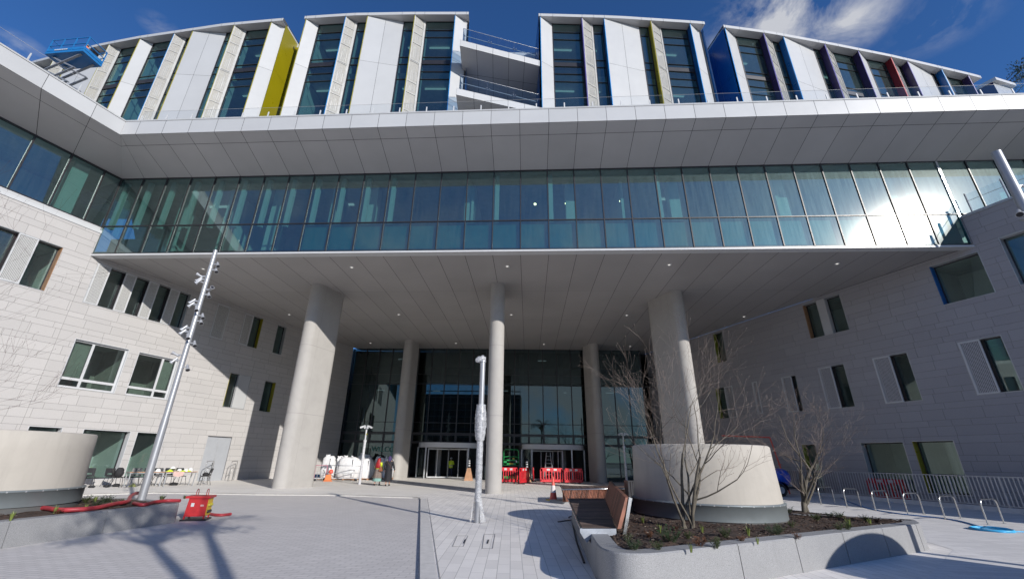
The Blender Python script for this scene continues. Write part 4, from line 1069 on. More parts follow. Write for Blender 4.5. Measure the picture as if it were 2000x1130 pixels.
def planter(outer, label, zt=.52, rad=.3, th=.30, joints=1.6):
    t = thing('granite_planter', label, 'planter', (outer[0][0], outer[0][1], 0)); L = V((outer[0][0], outer[0][1], 0))
    P = rounded(outer, rad); I = offset(P, -th); Bs = offset(P, .03)
    b = B(); n = len(P); acc = 0
    for i in range(n):
        j = (i + 1) % n
        a0, a1, p0, p1, i0, i1 = (V((*q, 0)) for q in (Bs[i], Bs[j], P[i], P[j], I[i], I[j]))
        ln = (p1 - p0).length; k = max(1, int(ln / 1.45))
        for s in range(k):
            u, w_ = s / k, (s + 1) / k - (.003 / max(ln / k, .01) if k > 1 else 0)
            f = lambda A, C, t_, z: A + (C - A) * t_ + V((0, 0, z)) - L
            b.face([f(a0, a1, u, -.12), f(a0, a1, w_, -.12), f(p0, p1, w_, zt - .02), f(p0, p1, u, zt - .02)], GRAN)
            b.face([f(p0, p1, u, zt - .02), f(p0, p1, w_, zt - .02), f(p0, p1, w_, zt) + (i0 - p0).normalized() * .015, f(p0, p1, u, zt) + (i0 - p0).normalized() * .015], GRAN)
            b.face([f(p0, p1, u, zt) + (i0 - p0).normalized() * .015, f(p0, p1, w_, zt) + (i0 - p0).normalized() * .015, f(i0, i1, w_, zt), f(i0, i1, u, zt)], GRAN)
            b.face([f(i0, i1, u, zt), f(i0, i1, w_, zt), f(i0, i1, w_, zt - .2), f(i0, i1, u, zt - .2)], GRAN)
    o = b.build('wall', t, merge=True); o.data.polygons.foreach_set('use_smooth', [True] * len(o.data.polygons)); o.data.set_sharp_from_angle(angle=R(28))
    # mulch surface with a gently mounded, lumpy top
    sb = bmesh.new(); vs = [sb.verts.new((q[0] - L.x, q[1] - L.y, zt - .07)) for q in I]; sb.faces.new(vs)
    bmesh.ops.triangulate(sb, faces=sb.faces); 
    for _ in range(5): bmesh.ops.subdivide_edges(sb, edges=[e for e in sb.edges if e.calc_length() > .25], cuts=1); bmesh.ops.triangulate(sb, faces=[f for f in sb.faces if len(f.verts) > 3])
    rnd = random.Random(4)
    for v in sb.verts:
        if not v.is_boundary: v.co.z += .05 + rnd.uniform(-.03, .035)
    me = bpy.data.meshes.new('soil'); sb.to_mesh(me); sb.free(); me.materials.append(SOIL); o = bpy.data.objects.new('soil', me); COL.objects.link(o); o.parent = t
    for p in me.polygons: p.use_smooth = False
    return t, I
ZP = .52
g = lambda x, y, z=ZP: tuple(G(x, y, z)[:2])
outer = [g(1184, 1090), g(1800, 1021.5), g(1786, 1013.5), g(1538, 1000.5), (8.0, 15.2), (5.9, 16.6), (3.2, 15.2), g(1116, 980)]
PR, IR = planter(outer, 'long light granite planter on the right with dark mulch, bare trees and a drum', rad=[1.15, .3, .15, .3, .4, .4, .3, .2])
ZL = .42
lo = [tuple(G(343, 1019, ZR)[:2]), g(272, 972, ZL), g(146, 971, ZL), (-13.8, 14.6), (-16.5, 12.5), (-15.5, 6.5), (-9.9, 5.6), tuple(G(0, 1071, ZR)[:2])]
PL, IL = planter(lo, 'light granite planter on the left with mulch, a red hose and a lamp post', zt=ZL, rad=[.12, .2, .2, .3, .4, .3, .2, .0])
# mulch chips and pebbles
CH_DZ = 0
def chips(I, c, rad, n, seed, name):
    rnd = random.Random(seed); b = B()
    xs_, ys_ = [p[0] for p in I], [p[1] for p in I]
    cm = [mat('chip_dark', (.05, .03, .022), .9), mat('chip_mid', (.075, .045, .032), .9), mat('chip_pale', (.22, .18, .14), .9)]
    k = 0
    while k < n:
        x, y = rnd.uniform(min(xs_), max(xs_)), rnd.uniform(min(ys_), max(ys_))
        ins = False
        for i in range(len(I)):
            (x0, y0), (x1, y1) = I[i], I[i - 1]
            if (y0 > y) != (y1 > y) and x < (x1 - x0) * (y - y0) / (y1 - y0) + x0: ins = not ins
        if not ins or math.hypot(x - c[0], y - c[1]) < rad: continue
        s = rnd.uniform(.008, .026); a = rnd.uniform(0, 3.14); m = cm[0] if rnd.random() < .6 else cm[1] if rnd.random() < .86 else cm[2]
        M_ = Matrix.Translation((x, y, .505 + CH_DZ + rnd.uniform(-.02, .03))) @ Matrix.Rotation(a, 4, 'Z') @ Matrix.Rotation(rnd.uniform(-.7, .7), 4, 'X')
        b.box((0, 0, 0), (s * 2.0, s, s * .35), m, M=M_); k += 1
    o = b.build(name); return tag(o, 'loose bark chips scattered over the planter soil', 'bark chips', kind='stuff')
chips(IR, (5.22, 12.15), 1.95, 6500, 3, 'bark_chips'); CH_DZ = -.09; o = chips(IL, (-12.45, 11.2), 2.0, 1600, 4, 'bark_chips'); o['label'] = 'loose bark chips over the soil of the left planter'

# ================================================================== PLANTS
LEAFS = [mat('leaf_green', (.06, .085, .025), .5, var=.3), mat('leaf_lime', (.15, .19, .04), .5, var=.25), mat('leaf_dark', (.03, .055, .02), .5, var=.3), mat('leaf_rust', (.13, .055, .025), .6, var=.3)]
def plant_mesh(seed, m, h, spread, n, kind):
    rnd = random.Random(seed); b = B()
    for i in range(n):
        a = rnd.uniform(0, 6.28); rr = rnd.uniform(0, spread * .35); base = V((rr * math.cos(a), rr * math.sin(a), 0))
        lean = rnd.uniform(.15, 1.0) * spread; tip = base + V((math.cos(a) * lean, math.sin(a) * lean, h * rnd.uniform(.5, 1)))
        side = V((-math.sin(a), math.cos(a), 0))
        if kind == 'grass':
            w = rnd.uniform(.004, .009); mid = (base + tip) / 2 + V((0, 0, h * .12)); b.face([base - side * w, base + side * w, mid + side * w, mid - side * w], m); b.face([mid - side * w, mid + side * w, tip], m)
        else:
            b.tube([base, (base + tip) / 2 + V((0, 0, h * .05)), tip], .003, m, 4, False)
            for j in range(5):
                t = .35 + .16 * j; q = base + (tip - base) * t; aa = rnd.uniform(0, 6.28); u = V((math.cos(aa), math.sin(aa), rnd.uniform(-.1, .6))) * rnd.uniform(.04, .075); w_ = u.cross(V((0, 0, 1))).normalized() * .018
                b.face([q, q + u * .5 + w_, q + u, q + u * .5 - w_], m)
    return b
PT = []
for sd_, m, h, sp, n, k, nm in ((1, LEAFS[0], .22, .14, 26, 'leafy', 'leafy_shrub'), (2, LEAFS[1], .24, .08, 22, 'grass', 'grass_tuft'), (3, LEAFS[2], .26, .22, 34, 'leafy', 'leafy_shrub'), (4, LEAFS[3], .16, .12, 18, 'leafy', 'leafy_shrub'), (5, LEAFS[0], .2, .12, 60, 'grass', 'grass_tuft')):
    PT.append((plant_mesh(sd_, m, h, sp, n, k).build(nm), nm))
used = [False] * 5
PLAB = ['small mid green leafy shoot in dark planter mulch', 'lime green grass tuft in dark planter mulch', 'spreading dark green leafy shrub in planter mulch', 'rust tinged low seedling in planter mulch', 'short bushy green grass clump in planter soil']
for x, y, k, s in ((1311, 1060, 2, 1.3), (1400, 1070, 0, .9), (1462, 1047, 1, 1.1), (1516, 1045, 2, 1.0), (1524, 1040, 0, .9), (1548, 1030, 0, .8), (1372, 1040, 1, .9), (1345, 1052, 0, .7), (1366, 1068, 3, 1.2), (1450, 1058, 3, .8), (1290, 1040, 1, 1), (1256, 1022, 1, 1.0),
                   (1270, 1050, 3, .9), (1238, 1075, 2, .9), (1595, 1017, 0, 1.0), (1640, 1012, 2, .9), (1660, 1030, 1, 1.3), (1655, 1035, 0, 1.0), (1700, 1025, 1, 1), (1690, 1018, 0, .9), (1640, 1036, 0, .8), (1712, 1020, 3, 1.1), (1540, 1003, 2, 1.0), (1620, 1010, 2, .7), (1418, 1050, 0, 1), (1350, 1078, 1, .8), (1284, 1075, 0, .8), (1560, 1052, 3, .8), (1320, 1035, 3, .8), (1228, 1056, 0, .7), (1480, 1062, 1, .7),
                   (167, 983, 0, 1.25), (190, 988, 2, .8), (185, 980, 1, 1.2), (235, 984, 0, .8), (110, 1004, 3, .9), (165, 998, 1, 1.1), (215, 990, 1, .9), (105, 1003, 1, 1.1), (20, 1018, 1, 1.2), (315, 977, 4, 1.3), (360, 973, 4, .8), (205, 981, 2, 1.1)):
    src, nm = PT[k]; o = src if not used[k] else src.copy()
    if used[k]: COL.objects.link(o)
    s *= .72; used[k] = True; q = G(x, y, .50); 
    if x < 400: q = G(x, y, .40)
    o.location = q; o.scale = (s, s, s); o.rotation_euler = (0, 0, random.uniform(0, 6))
    tag(o, PLAB[k], 'plant', 'young ' + nm.replace('_', ' ') + ' plants, kind %s' % 'abcde'[k])

# ================================================================== TREES
BARK = mat('grey_green_bark', (.115, .10, .078), .85, var=.35, scale=12, bmp=.3)
TWIG = mat('twig_bark', (.20, .155, .13), .8, var=.3, scale=10)
REDT = mat('birch_twig', (.08, .038, .034), .8, var=.3)
def bare_tree(name, label, base, stems, height, spread, seed, group=None, depth=5, m1=BARK, m2=TWIG, r0=.055, bias=V((0, 0, 0)), up=.25, buds=True):
    rnd = random.Random(seed); t = thing(name, label, 'tree', base, 0, group); tr = B(); br = B(); cnt = [0]
    def grow(p, d, L, r, lev):
        n = 4; pts = [p]; dd = d.copy(); rr = [r]
        for i in range(n):
            dd = (dd + V((rnd.uniform(-1, 1), rnd.uniform(-1, 1), rnd.uniform(-.6, 1))) * .17 + V((0, 0, up * .12)) + bias * .05).normalized()
            pts.append(pts[-1] + dd * L / n); rr.append(r * (1 - .38 * (i + 1) / n))
        tgt = tr if lev <= 1 else br
        tgt.tube(pts, rr, m1 if lev <= 2 else m2, 7 if lev <= 1 else 5 if lev <= 2 else 3, lev <= 1)
        if lev >= depth:
            if buds:
                q = pts[-1]; br.box(q, (.007, .007, .012), m2)
            return
        k = rnd.choice((2, 3, 3)) if lev > 0 else rnd.choice((2, 3))
        for i in range(k):
            j = n if i == 0 else rnd.randint(1, n); p2 = pts[j]
            ax = V((rnd.uniform(-1, 1), rnd.uniform(-1, 1), rnd.uniform(-.3, .3))).normalized()
            ang = rnd.uniform(.2, .5) if i == 0 else rnd.uniform(.45, 1.05)
            d2 = (Matrix.Rotation(ang, 3, ax) @ dd); h_ = V((d2.x, d2.y, 0))
            d2 = (d2 + h_ * (spread - 1) * .5).normalized()
            if d2.z < -.05: d2.z *= -.6
            grow(p2, d2, L * rnd.uniform(.62, .86), max(rr[j] * rnd.uniform(.5, .72), .0018), lev + 1)
    for (dx, dy, L, rs) in stems:
        d = V((dx, dy, 1)).normalized(); grow(V((rnd.uniform(-.12, .12), rnd.uniform(-.1, .1), -.05)), d, L * height, rs * r0, 0)
    a = tr.build('trunk', t); c = br.build('branches', t)
    return t
q = G(1345, 1035, .47)
bare_tree('bare_tree', 'bare multi stemmed tree in front of the right drum, the nearer of the two', q, [(-.40, .1, .34, .6), (-.18, -.2, .38, .8), (.10, .1, .38, .85), (.36, -.1, .32, .7), (.02, .3, .36, .6), (-.55, -.05, .32, .5)], 3.9, .9, 12, depth=5, r0=.046)
q = G(1578, 1003, .47)
bare_tree('bare_tree', 'bare tree with forked grey green trunks at the far right end of the planter', q, [(-.3, .1, .32, 1.2), (.25, 0, .34, 1.3), (.6, -.15, .26, .8)], 3.7, 1.35, 27, depth=6, r0=.05)
q = V((-13.9, 8.6, .4))
bare_tree('bare_tree', 'reddish bare birch twigs reaching in at the left edge of the picture', q, [(.06, .25, .40, .8), (.02, .1, .44, .8), (.10, .0, .40, .7)], 5.6, .8, 44, depth=5, m1=REDT, m2=REDT, r0=.04, bias=V((.05, .2, .3)), up=.3)

# pine behind the far right end
PINE = mat('pine_needles', (.035, .055, .022), .7, var=.4, scale=3)
def pine(loc, h, seed):
    rnd = random.Random(seed); t = thing('pine_tree', 'dark bushy conifer rising behind the right end of the roof', 'tree', loc); b = B(); b.tube([(0, 0, 0), (.1, 0, h * .6), (0, .1, h * .95)], [.35, .25, .08], BARK, 8); b.build('trunk', t)
    b = B()
    for c in range(80):
        z = h * rnd.uniform(.62, 1.0); R_ = 4.2 * (1.15 - (z / h) * .62); a = rnd.uniform(0, 6.28); q = V((math.cos(a), math.sin(a), 0)) * R_ * rnd.uniform(.2, 1) + V((0, 0, z)); cr = rnd.uniform(.6, 1.15)
        b.tube([(0, 0, q.z - .6), q], [.05, .02], BARK, 4, False)
        for i in range(120):
            u = V((rnd.gauss(0, 1), rnd.gauss(0, 1), rnd.gauss(0, .7))).normalized() * cr * rnd.random() ** .5; p = q + u; d = (u + V((0, 0, .5))).normalized() * rnd.uniform(.16, .3); w_ = d.cross(V((rnd.random(), rnd.random(), rnd.random()))).normalized() * .035
            b.face([p - w_, p + w_, p + d], PINE)
    b.build('crown', t)
gq = dirpt(1968, 172, 62); pine((gq.x, gq.y, 0), gq.z + 1.6, 5)
# trees behind the camera: they throw the leafy shadow on the carriageway
def rear_tree(root, top, lab, seed, ncl=12, spread=1.5):
    rnd = random.Random(seed); root, top = V(root), V(top); t = thing('street_tree', lab, 'tree', root)
    b = B(); k = 8; pts = [(top - root) * (i / k) + V((rnd.uniform(-.05, .05), rnd.uniform(-.05, .05), 0)) for i in range(k + 1)]; b.tube(pts, [.17 - .07 * i / k for i in range(k + 1)], BARK, 9)
    T = top - root; cl = []
    for i in range(ncl):
        a = rnd.uniform(0, 6.28); q = T + V((math.cos(a) * rnd.uniform(.4, spread * 1.5), math.sin(a) * rnd.uniform(.4, spread), rnd.uniform(-.5, .8))); b.tube([T - V((0, 0, .6)), (T + q) / 2 + V((0, 0, .15)), q], [.05, .035, .015], BARK, 5); cl.append(q)
    b.build('trunk', t); b = B()
    for q in cl:
        for i in range(70):
            u = V((rnd.gauss(0, .26), rnd.gauss(0, .26), rnd.gauss(0, .12))); p = q + u; d = V((rnd.uniform(-1, 1), rnd.uniform(-1, 1), rnd.uniform(-.4, .4))).normalized() * .16; w_ = d.cross(V((0, 0, 1))).normalized() * .05
            b.face([p, p + d * .5 + w_, p + d, p + d * .5 - w_], LEAFS[2])
    b.build('crown', t)
rear_tree((4.2, -4.4, 0), (5.0, -2.7, 8.2), 'slim leafy tree behind the viewer, the straighter of a pair', 3, 9)
rear_tree((6.3, -4.5, 0), (4.6, -4.2, 7.9), 'slim leafy tree behind the viewer, leaning over its neighbour', 8, 12)
# street behind the viewer, mirrored in the entrance glass
DARKB = mat('rear_building_wall', (.10, .09, .08), .8, var=.3)
t = thing('apartment_building', 'dark apartment block wrapped in scaffolding across the street behind the viewer', 'building', (-18, -62, 0))
b = B(); b.box((0, -6, 11), (34, 12, 22), DARKB); b.build('wall', t)
for i in range(8):
    for j in range(6):
        b = B(); b.box((-14.5 + i * 4.1, .03, 2.2 + j * 3.5), (1.8, .12, 1.7), FRAME); b.build('window', t)
b = B()
for i in range(14): b.tube([(-17 + i * 2.6, 1.3, 0), (-17 + i * 2.6, 1.3, 24)], .06, GALV, 5)
for j in range(11): b.tube([(-17, 1.3, 2 + j * 2.1), (17, 1.3, 2 + j * 2.1)], .06, GALV, 5); b.box((0, .9, 1.9 + j * 2.1), (34, 1, .06), BARK)
b.build('scaffolding', t)
src = bare_tree('street_tree', 'large bare tree across the street behind the viewer', (14, -58, 0), [(0, .05, .25, 1), (.3, .1, .2, .7), (-.3, -.1, .2, .7)], 24, 1.5, 77, depth=6, r0=.3, group='bare trees across the street', buds=False)
for x, y, s, r in ((24, -60, 1.1, 1), (33, -57, .9, 2), (5, -60, .8, 3), (42, -62, 1.15, 4), (-42, -60, 1.0, 5), (52, -58, .9, 0)):
    c = copy_tree(src); c.location = (x, y, 0); c.scale = (s, s, s); c.rotation_euler = (0, 0, r)

# ================================================================== BENCHES
TIMB = mat('weathered_timber', (.14, .095, .08), .6, var=.3, scale=5, shade=.5)
TIMR = mat('red_brown_timber', (.20, .08, .05), .5, var=.3, scale=6, shade=.6)
CAPM = mat('bench_end_metal', (.42, .45, .50), .3, .4)
def frame_pts(a, c): d = (c - a); L = d.length; d.normalize(); return d, L
ZS = .60
a0, a1 = G(1138, 1031, ZS), G(1111, 972, ZS); b0, b1 = G(1203, 1031, ZS), G(1181, 972, ZS)
t = thing('timber_bench', 'timber bench with a raked slatted backrest on the planter wall', 'bench', (a0.x, a0.y, 0)); O = V((a0.x, a0.y, 0))
b = B(); n = 46
for i in range(n):
    u0, u1 = i / n, (i + 1) / n - .004
    q = [a0 + (a1 - a0) * u0, b0 + (b1 - b0) * u0, b0 + (b1 - b0) * u1, a0 + (a1 - a0) * u1]
    b.hexa([p - O - V((0, 0, .04)) for p in q] + [p - O for p in q], TIMB)
b.build('seat', t)
b = B(); d = (a1 - a0).normalized(); lat = (a0 - b0).normalized()
for i in range(n):
    p = a0 + (a1 - a0) * ((i + .1) / n); q = p + d * .045
    lo_ = -lat * .34 + V((0, 0, -.42))
    b.hexa([p - O + lo_, q - O + lo_, q - O + lo_ + lat * .03, p - O + lo_ + lat * .03] + [p - O - V((0, 0, .04)), q - O - V((0, 0, .04)), q - O - V((0, 0, .04)) + lat * .03, p - O - V((0, 0, .04)) + lat * .03], TIMB)
b.build('front_slats', t)
b = B(); b.tube([a0 - O + lat * .03 + V((0, 0, -.01)), a1 - O + lat * .03 + V((0, 0, -.01))], .022, STEEL, 8); b.build('edge_tube', t)
b = B(); w_ = (b0 - a0); e = -d * .03
pr = [a0 + lat * .05, a0 + lat * .05 - V((0, 0, .06)), a0 - lat * .06 - V((0, 0, .22)), a0 - lat * .16 - V((0, 0, .12)), b0 - V((0, 0, .12)), b0]
b.face([p - O + e for p in pr], CAPM); b.face([p - O + d * .06 for p in pr][::-1], CAPM)
for i in range(len(pr)): p, q = pr[i], pr[(i + 1) % len(pr)]; b.face([p - O + e, p - O + d * .06, q - O + d * .06, q - O + e], CAPM)
b.build('end_cap', t)
# backrest
bb0, bb1 = b0 + (b0 - a0).normalized() * .02 - d * .05, b1 + (b1 - a1).normalized() * .0; rake = (b0 - a0).normalized() * .20 + V((0, 0, .50)); thk = (b0 - a0).normalized() * .07
b = B(); n2 = 40
for i in range(n2):
    p, q = bb0 + (bb1 - bb0) * (i / n2), bb0 + (bb1 - bb0) * ((i + 1) / n2 - .003)
    b.hexa([p - O, q - O, q - O + thk, p - O + thk] + [p - O + rake, q - O + rake, q - O + rake + thk, p - O + rake + thk], TIMR)
b.build('backrest', t)
b = B(); b.bar(bb0 - O + thk * 1.2 - V((0, 0, .2)), bb0 - O + rake + thk * 1.2, .05, .06, STEEL); b.bar(bb1 - O + thk * 1.2 - V((0, 0, .2)), bb1 - O + rake + thk * 1.2, .05, .06, STEEL); b.build('bracket', t)
# second bench, across the far end
c0, c1 = G(1099, 954, ZS), G(1227, 952, ZS)
t = thing('timber_bench', 'backless timber bench with a red brown slatted front facing the viewer', 'bench', (c0.x, c0.y, 0)); O = V((c0.x, c0.y, 0)); d = (c1 - c0).normalized(); nb_ = V((-d.y, d.x, 0)); b = B(); L = (c1 - c0).length
b0_ = G(1094.5, 947.5, ZS); b1_ = G(1222, 948, ZS)
for i in range(60):
    u0, u1 = i / 60, (i + 1) / 60 - .003; q = [c0 + (c1 - c0) * u0, c0 + (c1 - c0) * u1, b0_ + (b1_ - b0_) * u1, b0_ + (b1_ - b0_) * u0]; b.hexa([p - O - V((0, 0, .04)) for p in q] + [p - O for p in q], TIMB)
b.build('seat', t); b = B()
for i in range(44):
    p = c0 + (c1 - c0) * ((i + .12) / 44); q = p + d * L / 44 * .68; sh = nb_ * .18 + d * (.12 if i < 2 else 0) + V((0, 0, -.50))
    b.hexa([p - O + sh, q - O + sh, q - O + sh + nb_ * .03, p - O + sh + nb_ * .03] + [p - O - V((0, 0, .04)), q - O - V((0, 0, .04)), q - O - V((0, 0, .04)) + nb_ * .03, p - O - V((0, 0, .04)) + nb_ * .03], TIMR)
for i in range(16):
    p = c0 + (b0_ - c0) * ((i + .1) / 16); q = c0 + (b0_ - c0) * ((i + .8) / 16); sh = d * .18 + V((0, 0, -.5)); b.hexa([p - O + sh, q - O + sh, q - O + sh + d * .03, p - O + sh + d * .03] + [p - O - V((0, 0, .04)), q - O - V((0, 0, .04)), q - O - V((0, 0, .04)) + d * .03, p - O - V((0, 0, .04)) + d * .03], TIMR)
b.build('front_slats', t); b = B(); b.tube([b0_ - O - d * .02 - V((0, 0, .02)), c0 - O - d * .02 - nb_ * .02 - V((0, 0, .02)), c1 - O - nb_ * .03 - V((0, 0, .02))], .03, STEEL, 8); b.build('edge_tube', t)
b = B(); m_ = (c0 + c1) / 2 + nb_ * .75; b.box((m_.x - O.x, m_.y - O.y, .05), (L * .9, 1.0, .10), GRAN, math.atan2(d.y, d.x)); b.build('plinth', t)
# dark flat hooks lying by the bench
t = thing('tree_tie_bar', 'black folded metal bar lying on the paving beside the bench', 'metal bar', G(1115, 1012)); O = G(1115, 1012); b = B()
for P_ in (((1090, 1018), (1117, 1014), (1120, 1030), (1127, 1060), (1141, 1098)), ((1111, 1010), (1113, 1007.5), (1122, 1007))):
    pts = [G(x, y, .015) - O for x, y in P_]
    for p, q in zip(pts, pts[1:]): b.bar(p, q, .035, .02, FRAME)
b.build('bar', t)
# slatted litter bin
q = G(1240, 984); t = thing('litter_bin', 'dark slatted litter bin between the far bench and the drum', 'litter bin', q); b = B()
for i in range(6):
    for sx in (-1, 1): b.box((-.26 + i * .104, sx * .28, .46), (.075, .03, .86), FRAME); b.box((sx * .30, -.26 + i * .104, .46), (.03, .075, .86), FRAME)
b.build('slats', t); b = B(); b.box((0, 0, .92), (.64, .60, .05), FRAME); b.box((0, 0, .03), (.6, .56, .05), FRAME); b.build('lid', t); b = B(); b.lathe([(.2, .08), (.21, .85)], GALV, n=14); b.build('liner', t)

# ================================================================== CONES, BARRIERS, BOLLARDS
CR_ = mat('cone_red', (.65, .10, .07), .5, var=.15, scale=12, grime=.3); CW = mat('cone_white', (.66, .60, .58), .45, var=.15, scale=10, grime=.3); CY_ = mat('cone_yellow_base', (.52, .42, .10), .6, grime=.4)
q = G(1081, 977); t = thing('traffic_cone', 'tall scuffed red and white traffic cone standing on pale paving by the bench', 'traffic cone', q)
b = B(); b.box((0, 0, .025), (.52, .52, .05), CY_, .3); b.box((0, 0, .055), (.36, .36, .02), CR_, .3); b.build('base', t)
b = B(); b.lathe([(.17, .06), (.128, .34)], CR_, n=24); b.lathe([(.128, .34), (.085, .64)], CW, n=24); b.lathe([(.085, .64), (.03, 1.0), (.02, 1.02), (0, 1.02)], CR_, n=24); b.build('body', t)
for x, y, lab in ((915, 937.5, 'brown skirted bollard with a taped black and white post beside the left revolving door'), (1029, 940, 'taped black and white bollard rising behind the red barriers')):
    q = G(x, y); t = thing('bollard', lab, 'bollard', q); PLY = mat('plywood', (.42, .23, .13), .7, var=.2)
    b = B(); r0_, r1_ = .36, .14
    pts0 = [V((r0_ * sx, r0_ * sy, 0)) for sx, sy in ((-1, -1), (1, -1), (1, 1), (-1, 1))]; b.hexa(pts0 + [V((p.x * r1_ / r0_, p.y * r1_ / r0_, .98)) for p in pts0], PLY); b.build('skirt', t)
    b = B(); b.lathe([(.095, .98), (.095, 1.75), (.04, 1.85), (0, 1.85)], FRAME, n=14); o = b.build('post', t)
    b = B()
    for z in (1.12, 1.32, 1.5): b.lathe([(.099, z), (.099, z + .09)], TRIMW, n=14)
    b.build('tape', o)
PLR = mat('red_plastic', (.58, .02, .03), .4, var=.12, grime=.2)
def make_barrier(label, group):
    t = thing('safety_barrier', label, 'barrier', (0, 0, 0), 0, group); L = 1.9; b = B()
    b.box((0, 0, .90), (L - .16, .05, .22), PLR); b.box((0, 0, .16), (L - .06, .05, .16), PLR)
    for s in (-1, 1): b.box((s * (L / 2 - .05), 0, .52), (.1, .05, .74), PLR); b.box((s * (L / 2 - .12), 0, .87), (.14, .05, .18), PLR)
    for i in range(7): b.box((-L / 2 + .26 + i * (L - .52) / 6, 0, .5), (.085, .05, .56), PLR)
    for i in range(8):
        x = -L / 2 + .17 + i * (L - .34) / 7
        for z in (.76, .27): 
            for dx in (-.085, .085): b.hexa([V((x + dx - .045, -.024, z - .03)), V((x + dx + .045, -.024, z - .03)), V((x + dx + .045, .024, z - .03)), V((x + dx - .045, .024, z - .03)), V((x + dx - .03, -.024, z + .03)), V((x + dx + .03, -.024, z + .03)), V((x + dx + .03, .024, z + .03)), V((x + dx - .03, .024, z + .03))], PLR)
    b.build('panel', t); b = B()
    for x in (-.28, .28): b.box((x, -.028, .90), (.26, .006, .13), TRIMW); b.box((x, .028, .90), (.26, .006, .13), TRIMW)
    b.build('reflector', t)
    for x in (-.6, .6): b = B(); b.box((x, 0, .04), (.09, .5, .08), FRAME); b.build('foot', t)
    return t
BAR = [((977, 942.5), (1008, 943), 'red plastic barrier beside the central column, in front of the green lift'), ((1009, 946), (1038, 942), 'red plastic barrier turned at an angle, second from the central column'),
       ((1040, 943), (1044, 936.5), 'red plastic barrier seen end on between the angled barrier and the ladder'), ((1055, 942.5), (1101, 943), 'red plastic barrier in front of the stepladder and the right revolving door'), ((1103, 943.5), (1139, 944), 'red plastic barrier nearest the right rear column, in half shade')]
src = None
for a, c, lab in BAR:
    A, C = G(*a), G(*c)
    if src is None: src = o = make_barrier(lab, 'red barriers before the entrance')
    else: o = copy_tree(src)
    m_ = (A + C) / 2; d = C - A; o.location = m_; o.rotation_euler = (0, 0, math.atan2(d.y, d.x)); s = d.length / 1.9; s = min(max(s, .8), 1.25); o.scale = (s, 1, 1.12); o['label'] = lab
o = copy_tree(src); A, C = G(1719, 978), G(1790, 985); A = V((20.9, 26.3, 0)); C = V((21.4, 24.3, 0)); o.location = (A + C) / 2; o.rotation_euler = (0, 0, math.atan2(C.y - A.y, C.x - A.x)); o.scale = (1.05, 1, 1.1); o['label'] = 'red plastic barrier standing behind the grey railing by the right wing'

# green personnel lift
GRL = mat('green_paint', (.015, .26, .07), .4, var=.1); q = G(998, 940.5) + V((0, .1, 0)); t = thing('mast_lift', 'small green access lift parked behind the red barriers beside the central column', 'access lift', q)
b = B()
for sx in (-1, 1):
    for sy in (-1, 1): b.tube([(sx * .62, sy * .38, 1.35), (sx * .62, sy * .38, 2.35), (sx * .5, sy * .38, 2.5)], .03, GRL, 6)
    b.tube([(sx * .62, -.38, 2.3), (sx * .62, .38, 2.3)], .03, GRL, 6); b.tube([(sx * .62, -.38, 1.85), (sx * .62, .38, 1.85)], .025, GRL, 6)
for sy in (-1, 1):
    b.tube([(-.5, sy * .38, 2.5), (.5, sy * .38, 2.5)], .03, GRL, 6); b.tube([(-.62, sy * .38, 1.9), (-.2, sy * .38, 1.95), (0, sy * .38, 1.92), (.2, sy * .38, 1.95), (.62, sy * .38, 1.9)], .03, GRL, 6)
b.box((0, -.4, 1.66), (1.24, .03, .10), GRL); b.box((-.5, -.4, 1.5), (.26, .03, .4), GRL); b.box((.5, -.4, 1.5), (.26, .03, .4), GRL); b.box((0, -.4, 1.38), (1.24, .03, .14), GRL)
b.build('guard_rail', t); b = B(); b.box((0, 0, 1.32), (1.3, .8, .08), GRL); b.build('platform', t)
b = B(); b.box((0, -.425, 1.40), (.34, .01, .11), YELE); b.box((.42, -.425, 1.58), (.10, .01, .16), TRIMW); b.box((.18, -.30, 1.75), (.16, .12, .2), YELE); b.build('placard', t)
b = B()
for i in range(4):
    z0_, z1_ = .45 + i * .21, .66 + i * .21; b.bar((-.5, 0, z0_), (.5, 0, z1_), .05, .05, FRAME); b.bar((.5, .1, z0_), (-.5, .1, z1_), .05, .05, FRAME)
b.build('scissor_arms', t); b = B(); b.box((0, 0, .3), (1.3, .7, .3), GRL); b.build('chassis', t)
for sx in (-1, 1):
    for sy in (-1, 1): b = B(); b.lathe([(0, -.05), (.14, -.05), (.15, 0), (.14, .05), (0, .05)], FRAME, n=14, M=Matrix.Translation((sx * .48, sy * .36, .15)) @ Matrix.Rotation(R(90), 4, 'X')); b.build('wheel', t)
# stepladder
q = G(1072, 940.5); t = thing('stepladder', 'aluminium stepladder standing open behind the barrier at the right door', 'ladder', q); b = B()
for s in (-1, 1): b.bar((s * .42, -.45, 0), (s * .16, 0, 2.35), .05, .03, ALU); b.bar((s * .42, .5, 0), (s * .16, .05, 2.35), .04, .03, ALU)
b.build('rails', t); b = B()
for i in range(7): z = .3 + i * .29; f = z / 2.35; b.box((0, -.45 + .45 * f, z), (2 * (.42 - .26 * f), .08, .025), ALU)
b.build('steps', t)

